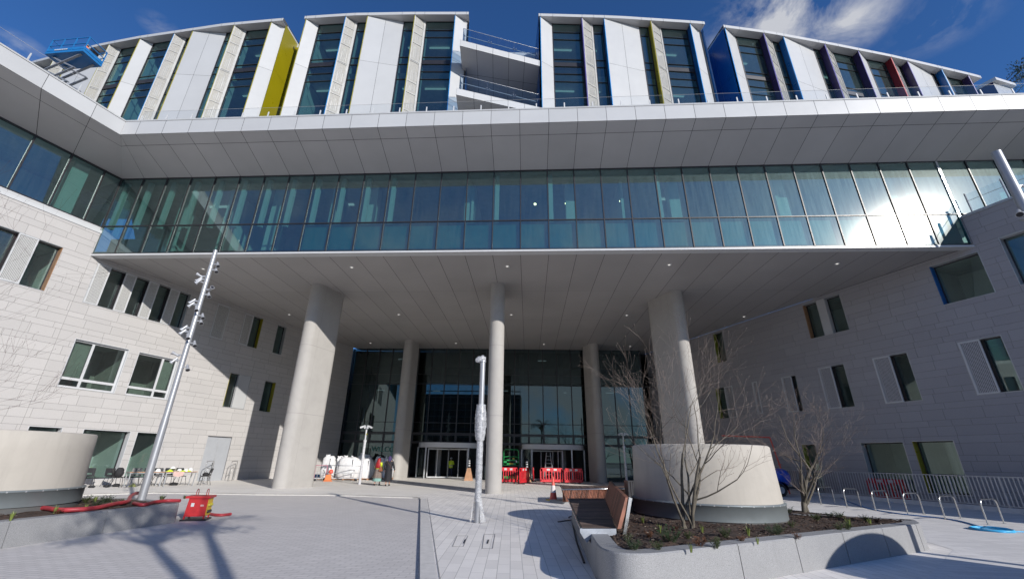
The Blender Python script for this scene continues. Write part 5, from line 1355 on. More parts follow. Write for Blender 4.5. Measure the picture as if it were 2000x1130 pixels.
# ================================================================== RED SITE BOX AND HOSE
HOSE = mat('red_hose', (.36, .035, .045), .5, var=.2, scale=6, grime=.35)
def hose(label, path, z, r, m, name='hose', cat='hose', flat=.6):
    pts = [G(x, y, z + r) for x, y in path]; sm_ = []
    for i in range(len(pts) - 1):
        p0, p1, p2, p3 = pts[max(i - 1, 0)], pts[i], pts[i + 1], pts[min(i + 2, len(pts) - 1)]
        for j in range(6):
            u = j / 6; sm_.append(.5 * ((2 * p1) + (p2 - p0) * u + (2 * p0 - 5 * p1 + 4 * p2 - p3) * u * u + (3 * p1 - p0 - 3 * p2 + p3) * u ** 3))
    sm_.append(pts[-1]); b = B(); b.tube(sm_, r, m, 10)
    o = b.build(name, loc=pts[0]); return tag(o, label, cat)
hose('faded red drainage hose lying along the left planter mulch', [(54, 992), (85, 991), (120, 995), (180, 992), (225, 983), (250, 978), (254, 970), (262, 964), (270, 962)], .42, .05, HOSE)
hose('dull red hose running from the lamp post along the planter rim to the red box', [(262, 982), (280, 985), (300, 980), (325, 977), (352, 977)], .42, .045, HOSE)
hose('short red hose end lying on the road right of the red box', [(395, 996), (412, 1003), (430, 1005), (451, 1003)], ZR, .04, HOSE)
RB = mat('red_box_paint', (.42, .022, .026), .42, var=.15, scale=5, grime=.35); YB = mat('yellow_box_side', (.62, .40, .02), .45, grime=.3)
q = G(369, 1017, ZR); q += V((0, .28, 0)); t = thing('site_power_box', 'red site power box with a yellow socket side beside the planter end', 'power box', q, R(16)); t.scale = (.86, .86, .92)
b = B(); W_, D_b, H_ = .60, .52, .50
b.hexa([V((-.30, -.26, .12)), V((.30, -.26, .12)), V((.30, .26, .12)), V((-.30, .26, .12)), V((-.26, -.26, .62)), V((.30, -.26, .62)), V((.30, .26, .62)), V((-.26, .26, .62))], RB)
b.build('body', t); b = B(); b.hexa([V((.302, -.24, .14)), V((.312, -.24, .14)), V((.312, .24, .14)), V((.302, .24, .14)), V((.302, -.24, .6)), V((.312, -.24, .6)), V((.312, .24, .6)), V((.302, .24, .6))], YB); o = b.build('socket_panel', t)
for y_ in (-.12, 0.02, .14):
    for z_ in (.24, .42): b = B(); b.lathe([(0, .03), (.035, .03), (.045, -.02)], FRAME if z_ < .3 else YELE, n=10, M=Matrix.Translation((.33, y_, z_)) @ Matrix.Rotation(R(90), 4, 'Y')); b.build('socket', o)
b = B(); b.box((0, 0, .65), (.72, .62, .06), RB); b.build('lid', t)
for x in (-.14, .16):
    b = B(); b.tube([(x, -.1, .68), (x, -.1, .80), (x, -.05, .86), (x, .05, .86), (x, .1, .80), (x, .1, .68)], .012, RB, 6); b.build('handle', t)
b = B()
for sx in (-1, 1):
    for sy in (-1, 1): b.box((sx * .28, sy * .24, .08), (.04, .04, .16), RB)
b.box((0, 0, .025), (.74, .6, .05), FRAME); b.build('skid', t); b = B(); b.box((-.12, -.262, .44), (.09, .006, .10), TRIMW); b.box((.16, -.262, .42), (.1, .006, .05), mat('scuffed_label', (.5, .3, .28), .6)); b.build('label_plate', t)

# ================================================================== POLES
SPB = mat('spotlight_grey', (.40, .41, .43), .35, .3)
def spotlight(t, p, out, aim):
    b = B(); out = V(out).normalized(); aim = V(aim).normalized(); q = V(p) + out * .16
    b.bar(V(p), q, .025, .04, SPB); b.tube([q - aim * .10, q - aim * .06, q + aim * .05, q + aim * .14], [.028, .036, .04, .068], SPB, 12, True); o = b.build('spotlight', t)
    b = B(); e = q + aim * .141; x = aim.cross(V((0, 0, 1))).normalized(); y = aim.cross(x); b.face([e + (x * math.cos(a) + y * math.sin(a)) * .056 for a in [i * math.pi / 5 for i in range(10)]], FRAME); b.build('lens', o)
def zat(P, y):
    lo_, hi_ = -1., 40.
    for _ in range(50):
        m = (lo_ + hi_) / 2
        if proj((P.x, P.y, m))[1] > y: lo_ = m
        else: hi_ = m
    return lo_
q = G(275, 978, .38); t = thing('lamp_post', 'tall tapered grey lamp post carrying many small spotlights, standing in the left planter', 'lamp post', q)
H_ = zat(q, 489) - .38
b = B(); b.tube([(0, 0, -.1), (0, 0, 2.2), (0, 0, 2.35), (0, 0, H_)], [.105, .10, .088, .070], POLE, 28); b.build('pole', t)
for x, y in ((338, 175), (330, 215), (240, 262), (235, 283), (255, 312), (288, 355), (272, 390), (185, 438), (182, 462), (210, 500), (232, 540), (210, 578), (125, 627), (128, 655), (160, 695), (172, 735), (70, 820), (75, 858), (108, 905)):
    px, py = 330 + x / 3.64, 470 + y / 3.64; z = zat(q, py) - .38; pc = proj((q.x, q.y, z + .38))[0]; s = 1 if px > pc else -1; f = abs(px - pc) < 4
    out = V((s * (.35 if f else 1), -.9 if f else -.15, 0)); spotlight(t, V((0, 0, z + .04)) + out.normalized() * .085, out, V((s * .5, -.35, -.8)) if y not in (262, 820, 355) else V((s * .7, -.5, .35)))
# the lamp post on the right (its foot is outside the picture)
g1 = G(1797, 1078); sh = V((math.sin(R(140.8)), math.cos(R(140.8)), 0)); rt = ray(1948, 296); best = None
for i in range(400):
    p = g1 + sh * (i * .05)
    e = abs(math.atan2(p.x, p.y) - math.atan2(rt.x, rt.y))
    if best is None or e < best[0]: best = (e, p.copy())
q = best[1]; H_ = EYE + math.hypot(q.x, q.y) * rt.z / math.hypot(rt.x, rt.y)
t = thing('lamp_post', 'grey round lamp post with small spotlights cut by the right edge of the picture', 'lamp post', q); b = B(); b.tube([(0, 0, 0), (0, 0, 2.2), (0, 0, 2.35), (0, 0, H_)], [.115, .11, .10, .085], POLE, 28); b.build('pole', t)
for dz, sx, am in ((-.95, 1, (1, -.3, .1)), (-1.35, 1, (.8, -.2, -.6)), (-1.65, -1, (-.6, -.4, -.7)), (-1.85, -.6, (-.3, -.8, -.4)), (-2.0, .5, (.3, -.8, -.5)), (-2.8, -1, (-.7, -.5, -.5)), (-3.1, 1, (.6, -.4, -.6))): spotlight(t, V((0, 0, H_ + dz)) + V((sx, -.2, 0)).normalized() * .085, V((sx, -.2, 0)), am)
# wrapped pole in the middle
q = G(932, 1020); t = thing('wrapped_post', 'grey post wrapped in clear bubble plastic in the middle of the paving', 'post', q); H_ = zat(q, 704)
b = B(); b.tube([(0, 0, 0), (0, 0, H_)], .085, POLE, 20); b.tube([(0, 0, H_ - .05), (0, 0, H_)], .105, SPB, 20); b.build('pole', t)
m, nt, out = newmat('bubble_wrap'); pr = N(nt, 'ShaderNodeBsdfPrincipled'); pr.inputs['Base Color'].default_value = (.62, .63, .65, 1); pr.inputs['Roughness'].default_value = .25; trn = N(nt, 'ShaderNodeBsdfTransparent'); mx = N(nt, 'ShaderNodeMixShader')
f = noise(nt, 14, 5, .65, pos(nt), 1.0); nt.links.new(ramp(nt, f, [(.35, .25), (.65, .8)]), mx.inputs[0]); nt.links.new(trn.outputs[0], mx.inputs[1]); nt.links.new(pr.outputs[0], mx.inputs[2]); nt.links.new(bump(nt, f, .3, .015), pr.inputs['Normal']); nt.links.new(mx.outputs[0], out.inputs[0]); WRAP = m
rnd = random.Random(9); b = B(); rows = []
for i in range(70):
    z = .55 + (H_ - 1.95) * i / 69 + .0; u = i / 69; base = .10 + .03 * (u > .62) + (.045 * math.sin((u - .62) / .38 * math.pi) if u > .62 else 0)
    rows.append([V((math.cos(a) * (base + rnd.uniform(-.003, .007 + .012 * (u > .62))), math.sin(a) * (base + rnd.uniform(-.003, .007 + .012 * (u > .62))), z)) for a in [2 * math.pi * j / 16 for j in range(16)]])
b.quadmesh(rows, WRAP, True)
rows = []
for i in range(9):
    z = .02 + .62 * i / 8; rr_ = .24 - .13 * (i / 8) ** .6; rows.append([V((math.cos(a) * (rr_ + (.05 * (1 - i / 8) * math.sin(a * 4 + i * .3))), math.sin(a) * (rr_ + .04 * math.cos(a * 3)), z)) for a in [math.pi * 1.35 * j / 16 - 1.2 for j in range(17)]])
b.quadmesh(rows, WRAP); b.build('plastic_wrap', t)
b = B(); rows = []
for i in range(9):
    u = i / 8; c_ = V((.10 - .34 * u, 0, H_ + .07 - .05 * u)); rr_ = .03 + .085 * math.sin(math.pi * (.12 + .8 * u)); rows.append([c_ + V((0, math.cos(a), math.sin(a))) * rr_ * rnd.uniform(.8, 1.2) for a in [2 * math.pi * j / 10 for j in range(10)]])
b.quadmesh(rows, WRAP, True); b.build('wrapped_lamp_head', t)
def cctv(q, h, label):
    t = thing('camera_pole', label, 'camera pole', q); b = B(); b.tube([(0, 0, 0), (0, 0, h * .72)], .085, WRAPW, 16); b.tube([(0, 0, h * .72), (0, 0, h * .76)], .11, WRAPW, 16); b.tube([(0, 0, h * .76), (0, 0, h)], .055, TRIMW, 14); b.build('pole', t)
    for s in (-1, 1):
        b = B(); b.bar((0, 0, h - .08), (s * .16, -.05, h - .02), .05, .05, TRIMW); b.bar((s * .12, -.05, h + .02), (s * .42, -.12, h - .10), .11, .11, TRIMW); o = b.build('camera', t); b = B(); b.lathe([(0, 0), (.04, 0), (.045, -.03)], FRAME, n=10, M=Matrix.Translation((s * .425, -.122, h - .102)) @ Matrix.Rotation(s * R(105), 4, 'Y')); b.build('lens', o)
    for s in (-.5, .5): b = B(); b.box((s * .2, -.10, h - .05), (.09, .1, .22), TRIMW); b.build('camera', t)
    b = B(); b.box((.08, -.06, h * .86), (.06, .06, .08), YELE); b.build('bracket', t)
WRAPW = mat('film_wrapped_white', (.52, .52, .54), .3, var=.25, scale=14, bmp=.5)
q = G(702, 945); cctv(q, zat(q, 832), 'white camera pole in film wrap in front of the white sacks')
q = G(1225, 948); cctv(q, zat(q, 846), 'white camera pole on the right, behind the bare tree')

# ================================================================== SACKS, TROLLEYS, MACHINE
SACK = mat('white_sack', (.74, .74, .75), .7, var=.12, scale=3, bmp=.7, bscale=5)
def sack(x0, x1, yb, yt, seed, lab, back=0.0, zb=.12):
    rnd = random.Random(seed); q = G((x0 + x1) / 2, yb) + V((0, back, 0)); w_ = G(x1, yb).x - G(x0, yb).x; h = zat(q, yt) - zb
    t = thing('bulk_sack', lab, 'bulk bag', q, rnd.uniform(-.3, .3)); b = B(); rows = []; n = 28; w_ *= 1.34
    for i in range(15):
        u = i / 14; rr_ = w_ / 2 * (.86 + .16 * math.sin(math.pi * min(u * 1.15, 1))) if u < .9 else w_ / 2 * (.92 - (u - .9) * 3.4)
        ring = []
        for j in range(n):
            a = 2 * math.pi * j / n; sq = 1 / max(abs(math.cos(a)), abs(math.sin(a))) ** .7
            ring.append(V((math.cos(a) * rr_ * sq * .93, math.sin(a) * rr_ * sq * .8, zb + h * .93 * u + (rnd.uniform(-.05, .07) if u > .8 else 0))) * 1.0)
        rows.append([p + V((rnd.uniform(-.012, .012), rnd.uniform(-.012, .012), 0)) for p in ring])
    b.quadmesh(rows, SACK, True); b.face(rows[-1], SACK); b.build('body', t)
    for k in range(3):
        b = B(); a = rnd.uniform(0, 6.28); c_ = V((math.cos(a) * w_ * .22, math.sin(a) * w_ * .2, zb + h * .88)); b.tube([c_, c_ + V((rnd.uniform(-.1, .1), 0, h * .08)), c_ + V((rnd.uniform(-.2, .2), .05, h * .14))], [.12, .09, .03], SACK, 6); b.build('lifting_loop', t)
    b = B(); 
    for a in (-2.2, -.9): p = V((math.cos(a) * w_ * .53, math.sin(a) * w_ * .47, 0)); b.bar(p + V((0, 0, zb + h * .35)), p + V((0, 0, zb + h * .86)), .035, .02, FRAME)
    b.build('webbing', t)
    b = B(); 
    for k in range(5): b.box((0, -w_ * .4 + k * w_ * .2, .10), (w_, .1, .03), PLY)
    for k in (-1, 0, 1): b.box((k * w_ * .42, 0, .045), (.1, w_ * .9, .08), PLY)
    b.build('pallet', t)
for a in ((621, 644, 936, 888, 1, 'leftmost full white bulk sack, lumpy topped, behind the purple railed trolley', .5), (643, 664, 936, 891, 2, 'white bulk sack with a shaded side, second from the left column', .9), (660, 697, 936, 890, 3, 'widest white bulk sack, standing on a pallet behind the long trolley', 0), (698, 724, 936, 893, 4, 'white bulk sack directly behind the wrapped camera pole', 0),
          (720, 742, 936, 891, 5, 'grey shaded bulk sack behind the red haired walker', 1.2), (742, 762, 936, 892, 6, 'shaded bulk sack beside the left rear column', .6), (676, 704, 934, 885, 7, 'bulk sack at the back with a twisted top rising over the front row', 2.6)): sack(*a[:6], back=a[6])
def trolley(x0, x1, y, col, lab, back=0.0, h=1.05):
    A, C = G(x0, y) + V((0, back, 0)), G(x1, y) + V((0, back, 0)); d = C - A; L = d.length; t = thing('site_trolley', lab, 'trolley', (A + C) / 2, math.atan2(d.y, d.x)); b = B()
    for sy in (-.35, .35):
        b.tube([(-L / 2, sy, .18), (-L / 2, sy, h), (L / 2, sy, h), (L / 2, sy, .18)], .024, col, 6); b.tube([(-L / 2, sy, .55), (L / 2, sy, .55)], .016, GALV, 6)
        for k in range(1, 4): b.tube([(-L / 2 + L * k / 4, sy, .22), (-L / 2 + L * k / 4, sy, .55)], .012, GALV, 5)
    for s in (-1, 1): b.tube([(s * L / 2, -.35, h), (s * L / 2, .35, h)], .022, GALV, 6)
    b.build('rail', t); b = B(); b.box((0, 0, .2), (L, .7, .05), GALV); b.build('deck', t)
    for sx in (-.42, .42):
        for sy in (-.28, .28): b = B(); b.lathe([(0, -.03), (.085, -.03), (.09, 0), (.085, .03), (0, .03)], FRAME, n=12, M=Matrix.Translation((sx * L, sy, .09)) @ Matrix.Rotation(R(90), 4, 'X')); b.build('wheel', t)
PKR = mat('pink_rail', (.42, .14, .20), .4)
trolley(638, 699, 938.5, GALV, 'long galvanised rail trolley in front of the white sacks'); trolley(612, 635, 938.5, PKR, 'short trolley with a pink painted rail beside the left column')
q = G(643, 939) - V((0, .3, 0)); ORG = mat('orange_plant', (.62, .17, .04), .5, var=.2, grime=.3); t = thing('compactor', 'small orange site machine with a red and white guard by the sacks', 'machine', q, .3); t.scale = (.8, .8, .8)
b = B(); b.hexa([V((-.3, -.22, .1)), V((.3, -.22, .1)), V((.3, .22, .1)), V((-.3, .22, .1)), V((-.22, -.18, .55)), V((.2, -.18, .62)), V((.2, .18, .62)), V((-.22, .18, .55))], ORG); b.build('body', t)
b = B(); b.box((.0, 0, .05), (.75, .4, .07), ORG); b.build('base_plate', t); b = B(); b.lathe([(.0, -.03), (.19, -.03), (.2, .03), (0, .03)], CR_, n=18, M=Matrix.Translation((.16, -.2, .82)) @ Matrix.Rotation(R(80), 4, 'X')); b.lathe([(.0, -.04), (.1, -.04)], TRIMW, n=14, M=Matrix.Translation((.16, -.21, .82)) @ Matrix.Rotation(R(80), 4, 'X')); b.build('guard', t)
b = B(); b.tube([(-.25, -.15, .5), (-.5, -.15, .95), (-.5, .15, .95), (-.25, .15, .5)], .018, FRAME, 6); b.build('handle', t)
q = G(618, 933); t = thing('plastic_crate', 'blue plastic crate low beside the left concrete column', 'crate', q); b = B(); BC = mat('blue_crate', (.03, .14, .35), .5)
for s in (-1, 1): b.box((0, s * .18, .15), (.55, .03, .28), BC); b.box((s * .26, 0, .15), (.03, .33, .28), BC)
b.box((0, 0, .02), (.52, .34, .03), BC); b.build('body', t); b = B(); b.tube([(-.27, 0, .3), (-.3, 0, .36), (-.3, .1, .36), (-.27, .1, .3)], .012, TRIMW, 5); b.build('handle', t)

# ================================================================== PEOPLE
SKIN = mat('skin', (.45, .26, .19), .5)
def skinned(name, verts, edges, radii, m, parent, sub=2, root=0):
    me = bpy.data.meshes.new(name); me.from_pydata(verts, edges, []); o = bpy.data.objects.new(name, me); COL.objects.link(o); o.parent = parent; me.materials.append(m)
    md = o.modifiers.new('skin', 'SKIN'); md.use_smooth_shade = True
    for i, r in enumerate(radii): me.skin_vertices[0].data[i].radius = (r, r) if isinstance(r, (int, float)) else r
    for v in me.skin_vertices[0].data: v.use_root = False
    me.skin_vertices[0].data[root].use_root = True
    s = o.modifiers.new('sub', 'SUBSURF'); s.levels = sub; s.render_levels = sub
    return o
def person(label, loc, rz, h, clothes, arms, legs, hair, seed):
    """arms/legs: per side joint positions; figure faces +Y before rotation"""
    t = thing('person', label, 'person', loc, rz); k = h / 1.7
    vs = [V((0, 0, .94)), V((0, .01, 1.10)), V((0, 0, 1.28)), V((0, -.01, 1.42)), V((0, 0, 1.49)), V((0, .02, 1.60))]; rad = [(.15, .11), (.125, .09), (.155, .10), (.12, .08), .048, (.075, .09)]
    ed = [(0, 1), (1, 2), (2, 3), (3, 4), (4, 5)]
    for s, (el, wr) in zip((-1, 1), arms):
        i = len(vs); vs += [V((s * .17, -.01, 1.40)), V(el), V(wr)]; rad += [.052, .04, .026]; ed += [(3, i), (i, i + 1), (i + 1, i + 2)]
    for s, (kn, an, toe) in zip((-1, 1), legs):
        i = len(vs); vs += [V((s * .085, 0, .88)), V(kn), V(an), V(toe)]; rad += [.085, .055, .038, (.035, .025)]; ed += [(0, i), (i, i + 1), (i + 1, i + 2), (i + 2, i + 3)]
    skinned('body', [tuple(v * k) for v in vs], ed, [tuple(a * k for a in r) if isinstance(r, tuple) else r * k for r in rad], SKIN, t)
    # hands: five fingers each, rooted in a palm
    hv, he, hr = [], [], []
    for s, (el, wr) in zip((-1, 1), arms):
        d = (V(wr) - V(el)).normalized(); side = d.cross(V((1, 0, 0))).normalized(); w = V(wr); p = w + d * .055; i0 = len(hv); hv += [w, p]; he += [(i0, i0 + 1)]; hr += [.024, .026]
        for f in range(4):
            u = (f - 1.5) * .019; L = (.075, .085, .08, .062)[f]; b0 = p + side * u + d * .03; b1 = b0 + d * L * .5 + V((-s * .008, 0, 0)); b2 = b1 + (d + V((-s * .6, 0, 0))).normalized() * L * .5
            i = len(hv); hv += [b0, b1, b2]; he += [(i0 + 1, i), (i, i + 1), (i + 1, i + 2)]; hr += [.0095, .0085, .007]
        b0 = w + d * .03 - side * .03; b1 = b0 + (d * .6 - side * .6).normalized() * .035; b2 = b1 + d * .03; i = len(hv); hv += [b0, b1, b2]; he += [(i0, i), (i, i + 1), (i + 1, i + 2)]; hr += [.011, .010, .008]
    n1 = len(hv) // 2
    skinned('hand', [tuple(v * k) for v in hv[:n1]], [e for e in he if e[0] < n1], [r * k for r in hr[:n1]], SKIN, t, 1)
    skinned('hand', [tuple(v * k) for v in hv[n1:]], [(a - n1, c - n1) for a, c in he if a >= n1], [r * k for r in hr[n1:]], SKIN, t, 1)
    # face
    b = B(); b.lathe([(0, .03), (.012, .018), (.018, 0), (0, -.006)], SKIN, n=8, M=Matrix.Translation(V((0, .115, 1.585)) * k) @ Matrix.Rotation(R(-90), 4, 'X')); b.build('nose', t)
    for s in (-1, 1): b = B(); b.lathe([(0, .006), (.012, 0)], FRAME, n=8, M=Matrix.Translation(V((s * .032, .105, 1.61)) * k) @ Matrix.Rotation(R(-90), 4, 'X')); b.build('eye', t)
    b = B(); b.box(V((0, .108, 1.545)) * k, (.045, .008, .01), mat('lips', (.35, .1, .09), .5)); b.build('mouth', t)
    # clothes: rings down the body
    for nm, m, prof in clothes:
        b = B(); rnd = random.Random(seed); rows = []
        for z, rx, ry, oy, rip in prof: rows.append([V((math.cos(a) * (rx + rip * math.sin(a * 9 + z * 3)), oy + math.sin(a) * (ry + rip * math.cos(a * 7)), z)) * k for a in [2 * math.pi * j / 36 for j in range(36)]])
        b.quadmesh(rows, m, True); b.build(nm, t)
    return t, k
def sleeve(t, k, pts, rr_, m, nm='sleeve'): b = B(); b.tube([V(p) * k for p in pts], [r * k for r in rr_], m, 12); b.build(nm, t)
BLK = mat('black_cloth', (.012, .012, .016), .8, var=.3, scale=8); REDH = mat('red_hair', (.30, .008, .012), .55, var=.4, scale=20); HIV = mat('hi_vis_yellow', (.62, .78, .03), .6); TEAL = mat('pale_teal_cloth', (.20, .36, .32), .8); LACE = mat('brown_patterned_skirt', (.18, .14, .12), .8, var=.6, scale=30); BAGM = mat('tan_leather', (.25, .09, .04), .5); VIOL = mat('violet_scarf', (.05, .03, .11), .8)
wk = [((-.10, .10, .50), (-.11, -.10, .10), (-.12, .04, .035)), ((.10, .16, .50), (.10, .22, .09), (.10, .36, .035))]
q = G(735, 947.5)
t, k = person('woman with long red hair, hi-vis vest and patterned skirt, seen from behind', q, R(-8), 1.64,
  [('vest', HIV, [(1.02, .175, .13, 0, 0), (1.2, .165, .12, 0, 0), (1.38, .19, .12, -.01, 0), (1.46, .10, .08, 0, 0)]), ('patterned_skirt', LACE, [(1.06, .155, .12, 0, 0), (.9, .21, .17, 0, .01), (.6, .27, .23, .02, .015), (.46, .31, .26, .03, .02)]), ('underskirt', TEAL, [(.6, .24, .20, .02, 0), (.42, .29, .24, .03, .012), (.27, .31, .26, .04, .015)])],
  [((-.25, -.03, 1.14), (-.24, .1, .94)), ((.26, .0, 1.15), (.25, .16, .98))], wk, None, 1)
b = B(); rows = []
for z, rx, ry, oy in ((1.70, .03, .03, .0), (1.68, .075, .085, .0), (1.62, .105, .115, -.01), (1.55, .105, .11, -.03), (1.45, .13, .10, -.06), (1.3, .165, .09, -.09), (1.15, .16, .07, -.11), (1.06, .11, .04, -.11)): rows.append([V((math.cos(a) * rx * (1 + .06 * math.sin(a * 11 + z * 20)), oy + math.sin(a) * ry, z)) * k for a in [2 * math.pi * j / 30 for j in range(30)]])
b.quadmesh(rows, REDH, True); b.build('hair', t)
sleeve(t, k, [(-.16, 0, 1.42), (-.25, -.03, 1.14), (-.24, .08, .97)], [.07, .055, .045], LACE); sleeve(t, k, [(.16, 0, 1.42), (.26, 0, 1.15), (.25, .14, 1.0)], [.07, .055, .045], HIV)
for s, L in ((-1, wk[0]), (1, wk[1])): b = B(); b.tube([V(L[1]) * k + V((0, -.05, -.03)), V(L[1]) * k + V((0, .0, -.03)), V(L[2]) * k], [.04, .055, .035], BLK, 10); b.build('shoe', t)
b = B(); b.hexa([V((.13, -.22, .86)), V((.36, -.20, .86)), V((.36, -.06, .86)), V((.13, -.08, .86)), V((.17, -.17, 1.12)), V((.30, -.16, 1.12)), V((.30, -.09, 1.12)), V((.17, -.1, 1.12))], BAGM); o = b.build('handbag', None); o.parent = t
b = B(); b.tube([(.20, -.13, 1.1), (.10, -.10, 1.35), (.05, -.02, 1.46)], .012, BAGM, 6); b.build('strap', o)
q = G(756, 948.5)
wk2 = [((-.09, .05, .50), (-.1, -.02, .09), (-.10, .13, .035)), ((.09, .14, .50), (.09, .12, .10), (.09, .27, .04))]
t, k = person('person in a long black coat and violet headscarf walking towards the doors', q, R(4), 1.75,
  [('coat', BLK, [(.28, .235, .20, .02, .012), (.6, .225, .19, .01, .008), (.95, .20, .16, 0, 0), (1.15, .185, .14, 0, 0), (1.38, .205, .13, -.01, 0), (1.47, .10, .085, 0, 0)]), ('headscarf', VIOL, [(1.40, .11, .10, -.02, .004), (1.5, .085, .09, -.01, 0), (1.58, .105, .12, -.015, 0), (1.66, .10, .115, -.01, 0), (1.72, .05, .06, 0, 0), (1.735, .0, .0, 0, 0)])],
  [((-.27, -.03, 1.13), (-.25, .03, .90)), ((.29, .0, 1.14), (.33, .10, .90))], wk2, None, 2)
sleeve(t, k, [(-.17, 0, 1.42), (-.27, -.03, 1.13), (-.25, .02, .92)], [.075, .06, .05], BLK); sleeve(t, k, [(.17, 0, 1.42), (.29, 0, 1.14), (.33, .09, .92)], [.075, .06, .05], BLK)
b = B(); b.tube([V((-.12, -.13, 1.42)), V((.05, -.16, 1.25)), V((.2, -.14, 1.02))], .005, BAGM, 6); b.box((.2, -.16, .98), (.08, .05, .08), BLK); b.build('cross_strap', t)
for L in wk2: b = B(); b.tube([V(L[1]) * k + V((0, -.05, -.03)), V(L[1]) * k + V((0, .0, -.03)), V(L[2]) * k], [.04, .055, .035], BLK, 10); b.build('shoe', t)
# worker inside the left doorway
q = BK.at(BK.sz(876, 915)[0], 0, -1.4); NAVY = mat('navy_trousers', (.02, .025, .05), .8)
t, k = person('worker in a yellow hi-vis jacket and white helmet inside the left doorway', q, R(160), 1.76,
  [('jacket', HIV, [(.86, .20, .16, 0, 0), (1.1, .20, .155, 0, 0), (1.38, .215, .14, 0, 0), (1.47, .10, .09, 0, 0)]), ('reflective_band', TRIMW, [(1.0, .204, .162, 0, 0), (1.06, .204, .162, 0, 0)]), ('helmet', TRIMW, [(1.62, .15, .16, .01, 0), (1.64, .115, .135, 0, 0), (1.70, .10, .12, 0, 0), (1.745, .05, .06, 0, 0), (1.75, 0, 0, 0, 0)])],
  [((-.28, .02, 1.16), (-.2, .22, 1.10)), ((.27, .02, 1.14), (.26, .16, .92))], [((-.11, .03, .5), (-.12, 0, .09), (-.13, .14, .04)), ((.11, .03, .5), (.12, 0, .09), (.13, .14, .04))], None, 3)
sleeve(t, k, [(-.17, 0, 1.42), (-.28, .02, 1.16), (-.2, .2, 1.10)], [.08, .065, .05], HIV); sleeve(t, k, [(.17, 0, 1.42), (.27, .02, 1.14), (.26, .14, .95)], [.08, .065, .05], HIV)
for s in (-1, 1): sleeve(t, k, [(s * .09, 0, .9), (s * .11, .03, .5), (s * .12, 0, .1)], [.10, .075, .06], NAVY, 'trouser_leg')

# ================================================================== TABLES AND CHAIRS
TT = mat('table_top', (.55, .50, .43), .4); TE = mat('table_edge', (.42, .20, .09), .5); TL = mat('table_leg', (.40, .41, .42), .4, .5); PLB = mat('black_plastic', (.022, .023, .026), .42, var=.2)
def table(A, C, depth, lab):
    A, C = V(A), V(C); d = C - A; L = d.length; t = thing('folding_table', lab, 'table', (A + C) / 2, math.atan2(d.y, d.x)); b = B(); b.box((0, depth / 2, .725), (L - .02, depth, .022), TT); b.box((0, -.004, .725), (L - .02, .006, .026), TE); b.build('tabletop', t)
    for sx in (-1, 1):
        for sy in (.06, depth - .06): b = B(); b.bar((sx * (L / 2 - .05), sy, .72), (sx * (L / 2 - .09), sy, 0), .045, .045, TL); b.build('leg', t)
    b = B(); b.box((0, .05, .69), (L - .1, .03, .05), TL); b.box((0, depth - .05, .69), (L - .1, .03, .05), TL); b.build('apron', t)
    return t
TA, TM, TB = V((-19.15, 24.2, 0)), V((-18.2, 25.45, 0)), V((-17.25, 26.7, 0))
table(TA, TM - V((.01, .012, 0)), .7, 'left one of two white topped folding tables pushed end to end'); table(TM + V((.01, .012, 0)), TB, .7, 'right one of two white topped folding tables pushed end to end')
def make_chair():
    t = thing('stacking_chair', 'x', 'chair', (0, 0, 0), 0, 'black plastic chairs by the tables'); b = B()
    rows = []
    for i in range(7):
        u = i / 6; rows.append([V((x, .20 - .40 * u, .44 + .03 * (abs(x) / .21) ** 2 - .012 * math.sin(u * 3.1))) for x in (-.21, -.14, -.07, 0, .07, .14, .21)])
    b.quadmesh(rows, PLB); b.build('seat', t); b = B()
    zz = [.47, .54, .60, .70, .78, .83]
    for a, c in zip(zz, zz[1:]):
        for x0, x1 in ((-.20, -.09), (-.09, .09), (.09, .20)):
            if x0 == -.09 and a == .54: continue
            y_ = lambda z, x: -.20 - (z - .44) * .22 + .5 * x * x
            b.face([V((x0, y_(a, x0), a)), V((x1, y_(a, x1), a)), V((x1 * (.93 if c > .8 else 1), y_(c, x1), c)), V((x0 * (.93 if c > .8 else 1), y_(c, x0), c))], PLB)
    b.build('backrest', t)
    for s in (-1, 1):
        b = B(); b.tube([(s * .15, -.15, .43), (s * .22, -.27, 0)], .011, FRAME, 6); b.build('leg', t); b = B(); b.tube([(s * .15, .15, .43), (s * .20, .2, 0)], .011, FRAME, 6); b.build('leg', t)
    b = B(); b.tube([(-.15, -.15, .43), (.15, -.15, .43)], .011, FRAME, 6); b.tube([(-.15, .15, .43), (.15, .15, .43)], .011, FRAME, 6); b.build('seat_frame', t)
    return t
src = None; wd = (TB - TA).normalized(); wn = V((-wd.y, wd.x, 0))
CH = [(G(169, 949), 2.7, 'empty black plastic chair half hidden by the left drum'), (G(211, 949), 2.5, 'lone empty black plastic chair left of the tables, under the green window'),
 (TA + wd * .1 - wd * .45 + wn * .3, 1.1, 'black chair at the left head of the tables, a dark jacket over its back'), (TA + wd * .55 + wn * 1.0, -.3, 'black chair behind the left table nearest its left end'), (TA + wd * 1.15 + wn * 1.05, -.1, 'black chair behind the left table hidden by the lamp post'),
 (TA + wd * 1.65 + wn * 1.0, .1, 'black chair behind the joint between the two tables'), (TA + wd * 2.15 + wn * 1.05, 0, 'black chair behind the right table near its middle, beyond the pink cloth'), (TA + wd * 2.7 + wn * 1.0, .2, 'black chair behind the right table nearest its right end'),
 (TB + wd * .55 + wn * .3, -1.6, 'black chair at the right head of the tables, a bag on it')]
for p, a, lab in CH:
    o = make_chair() if src is None else copy_tree(src)
    if src is None: src = o
    o.scale = (1.1, 1.1, 1.08); o.location = p; o.rotation_euler = (0, 0, R(180) + math.atan2(wd.y, wd.x) + a); o['label'] = lab
HEL = mat('white_helmet', (.70, .70, .68), .35)
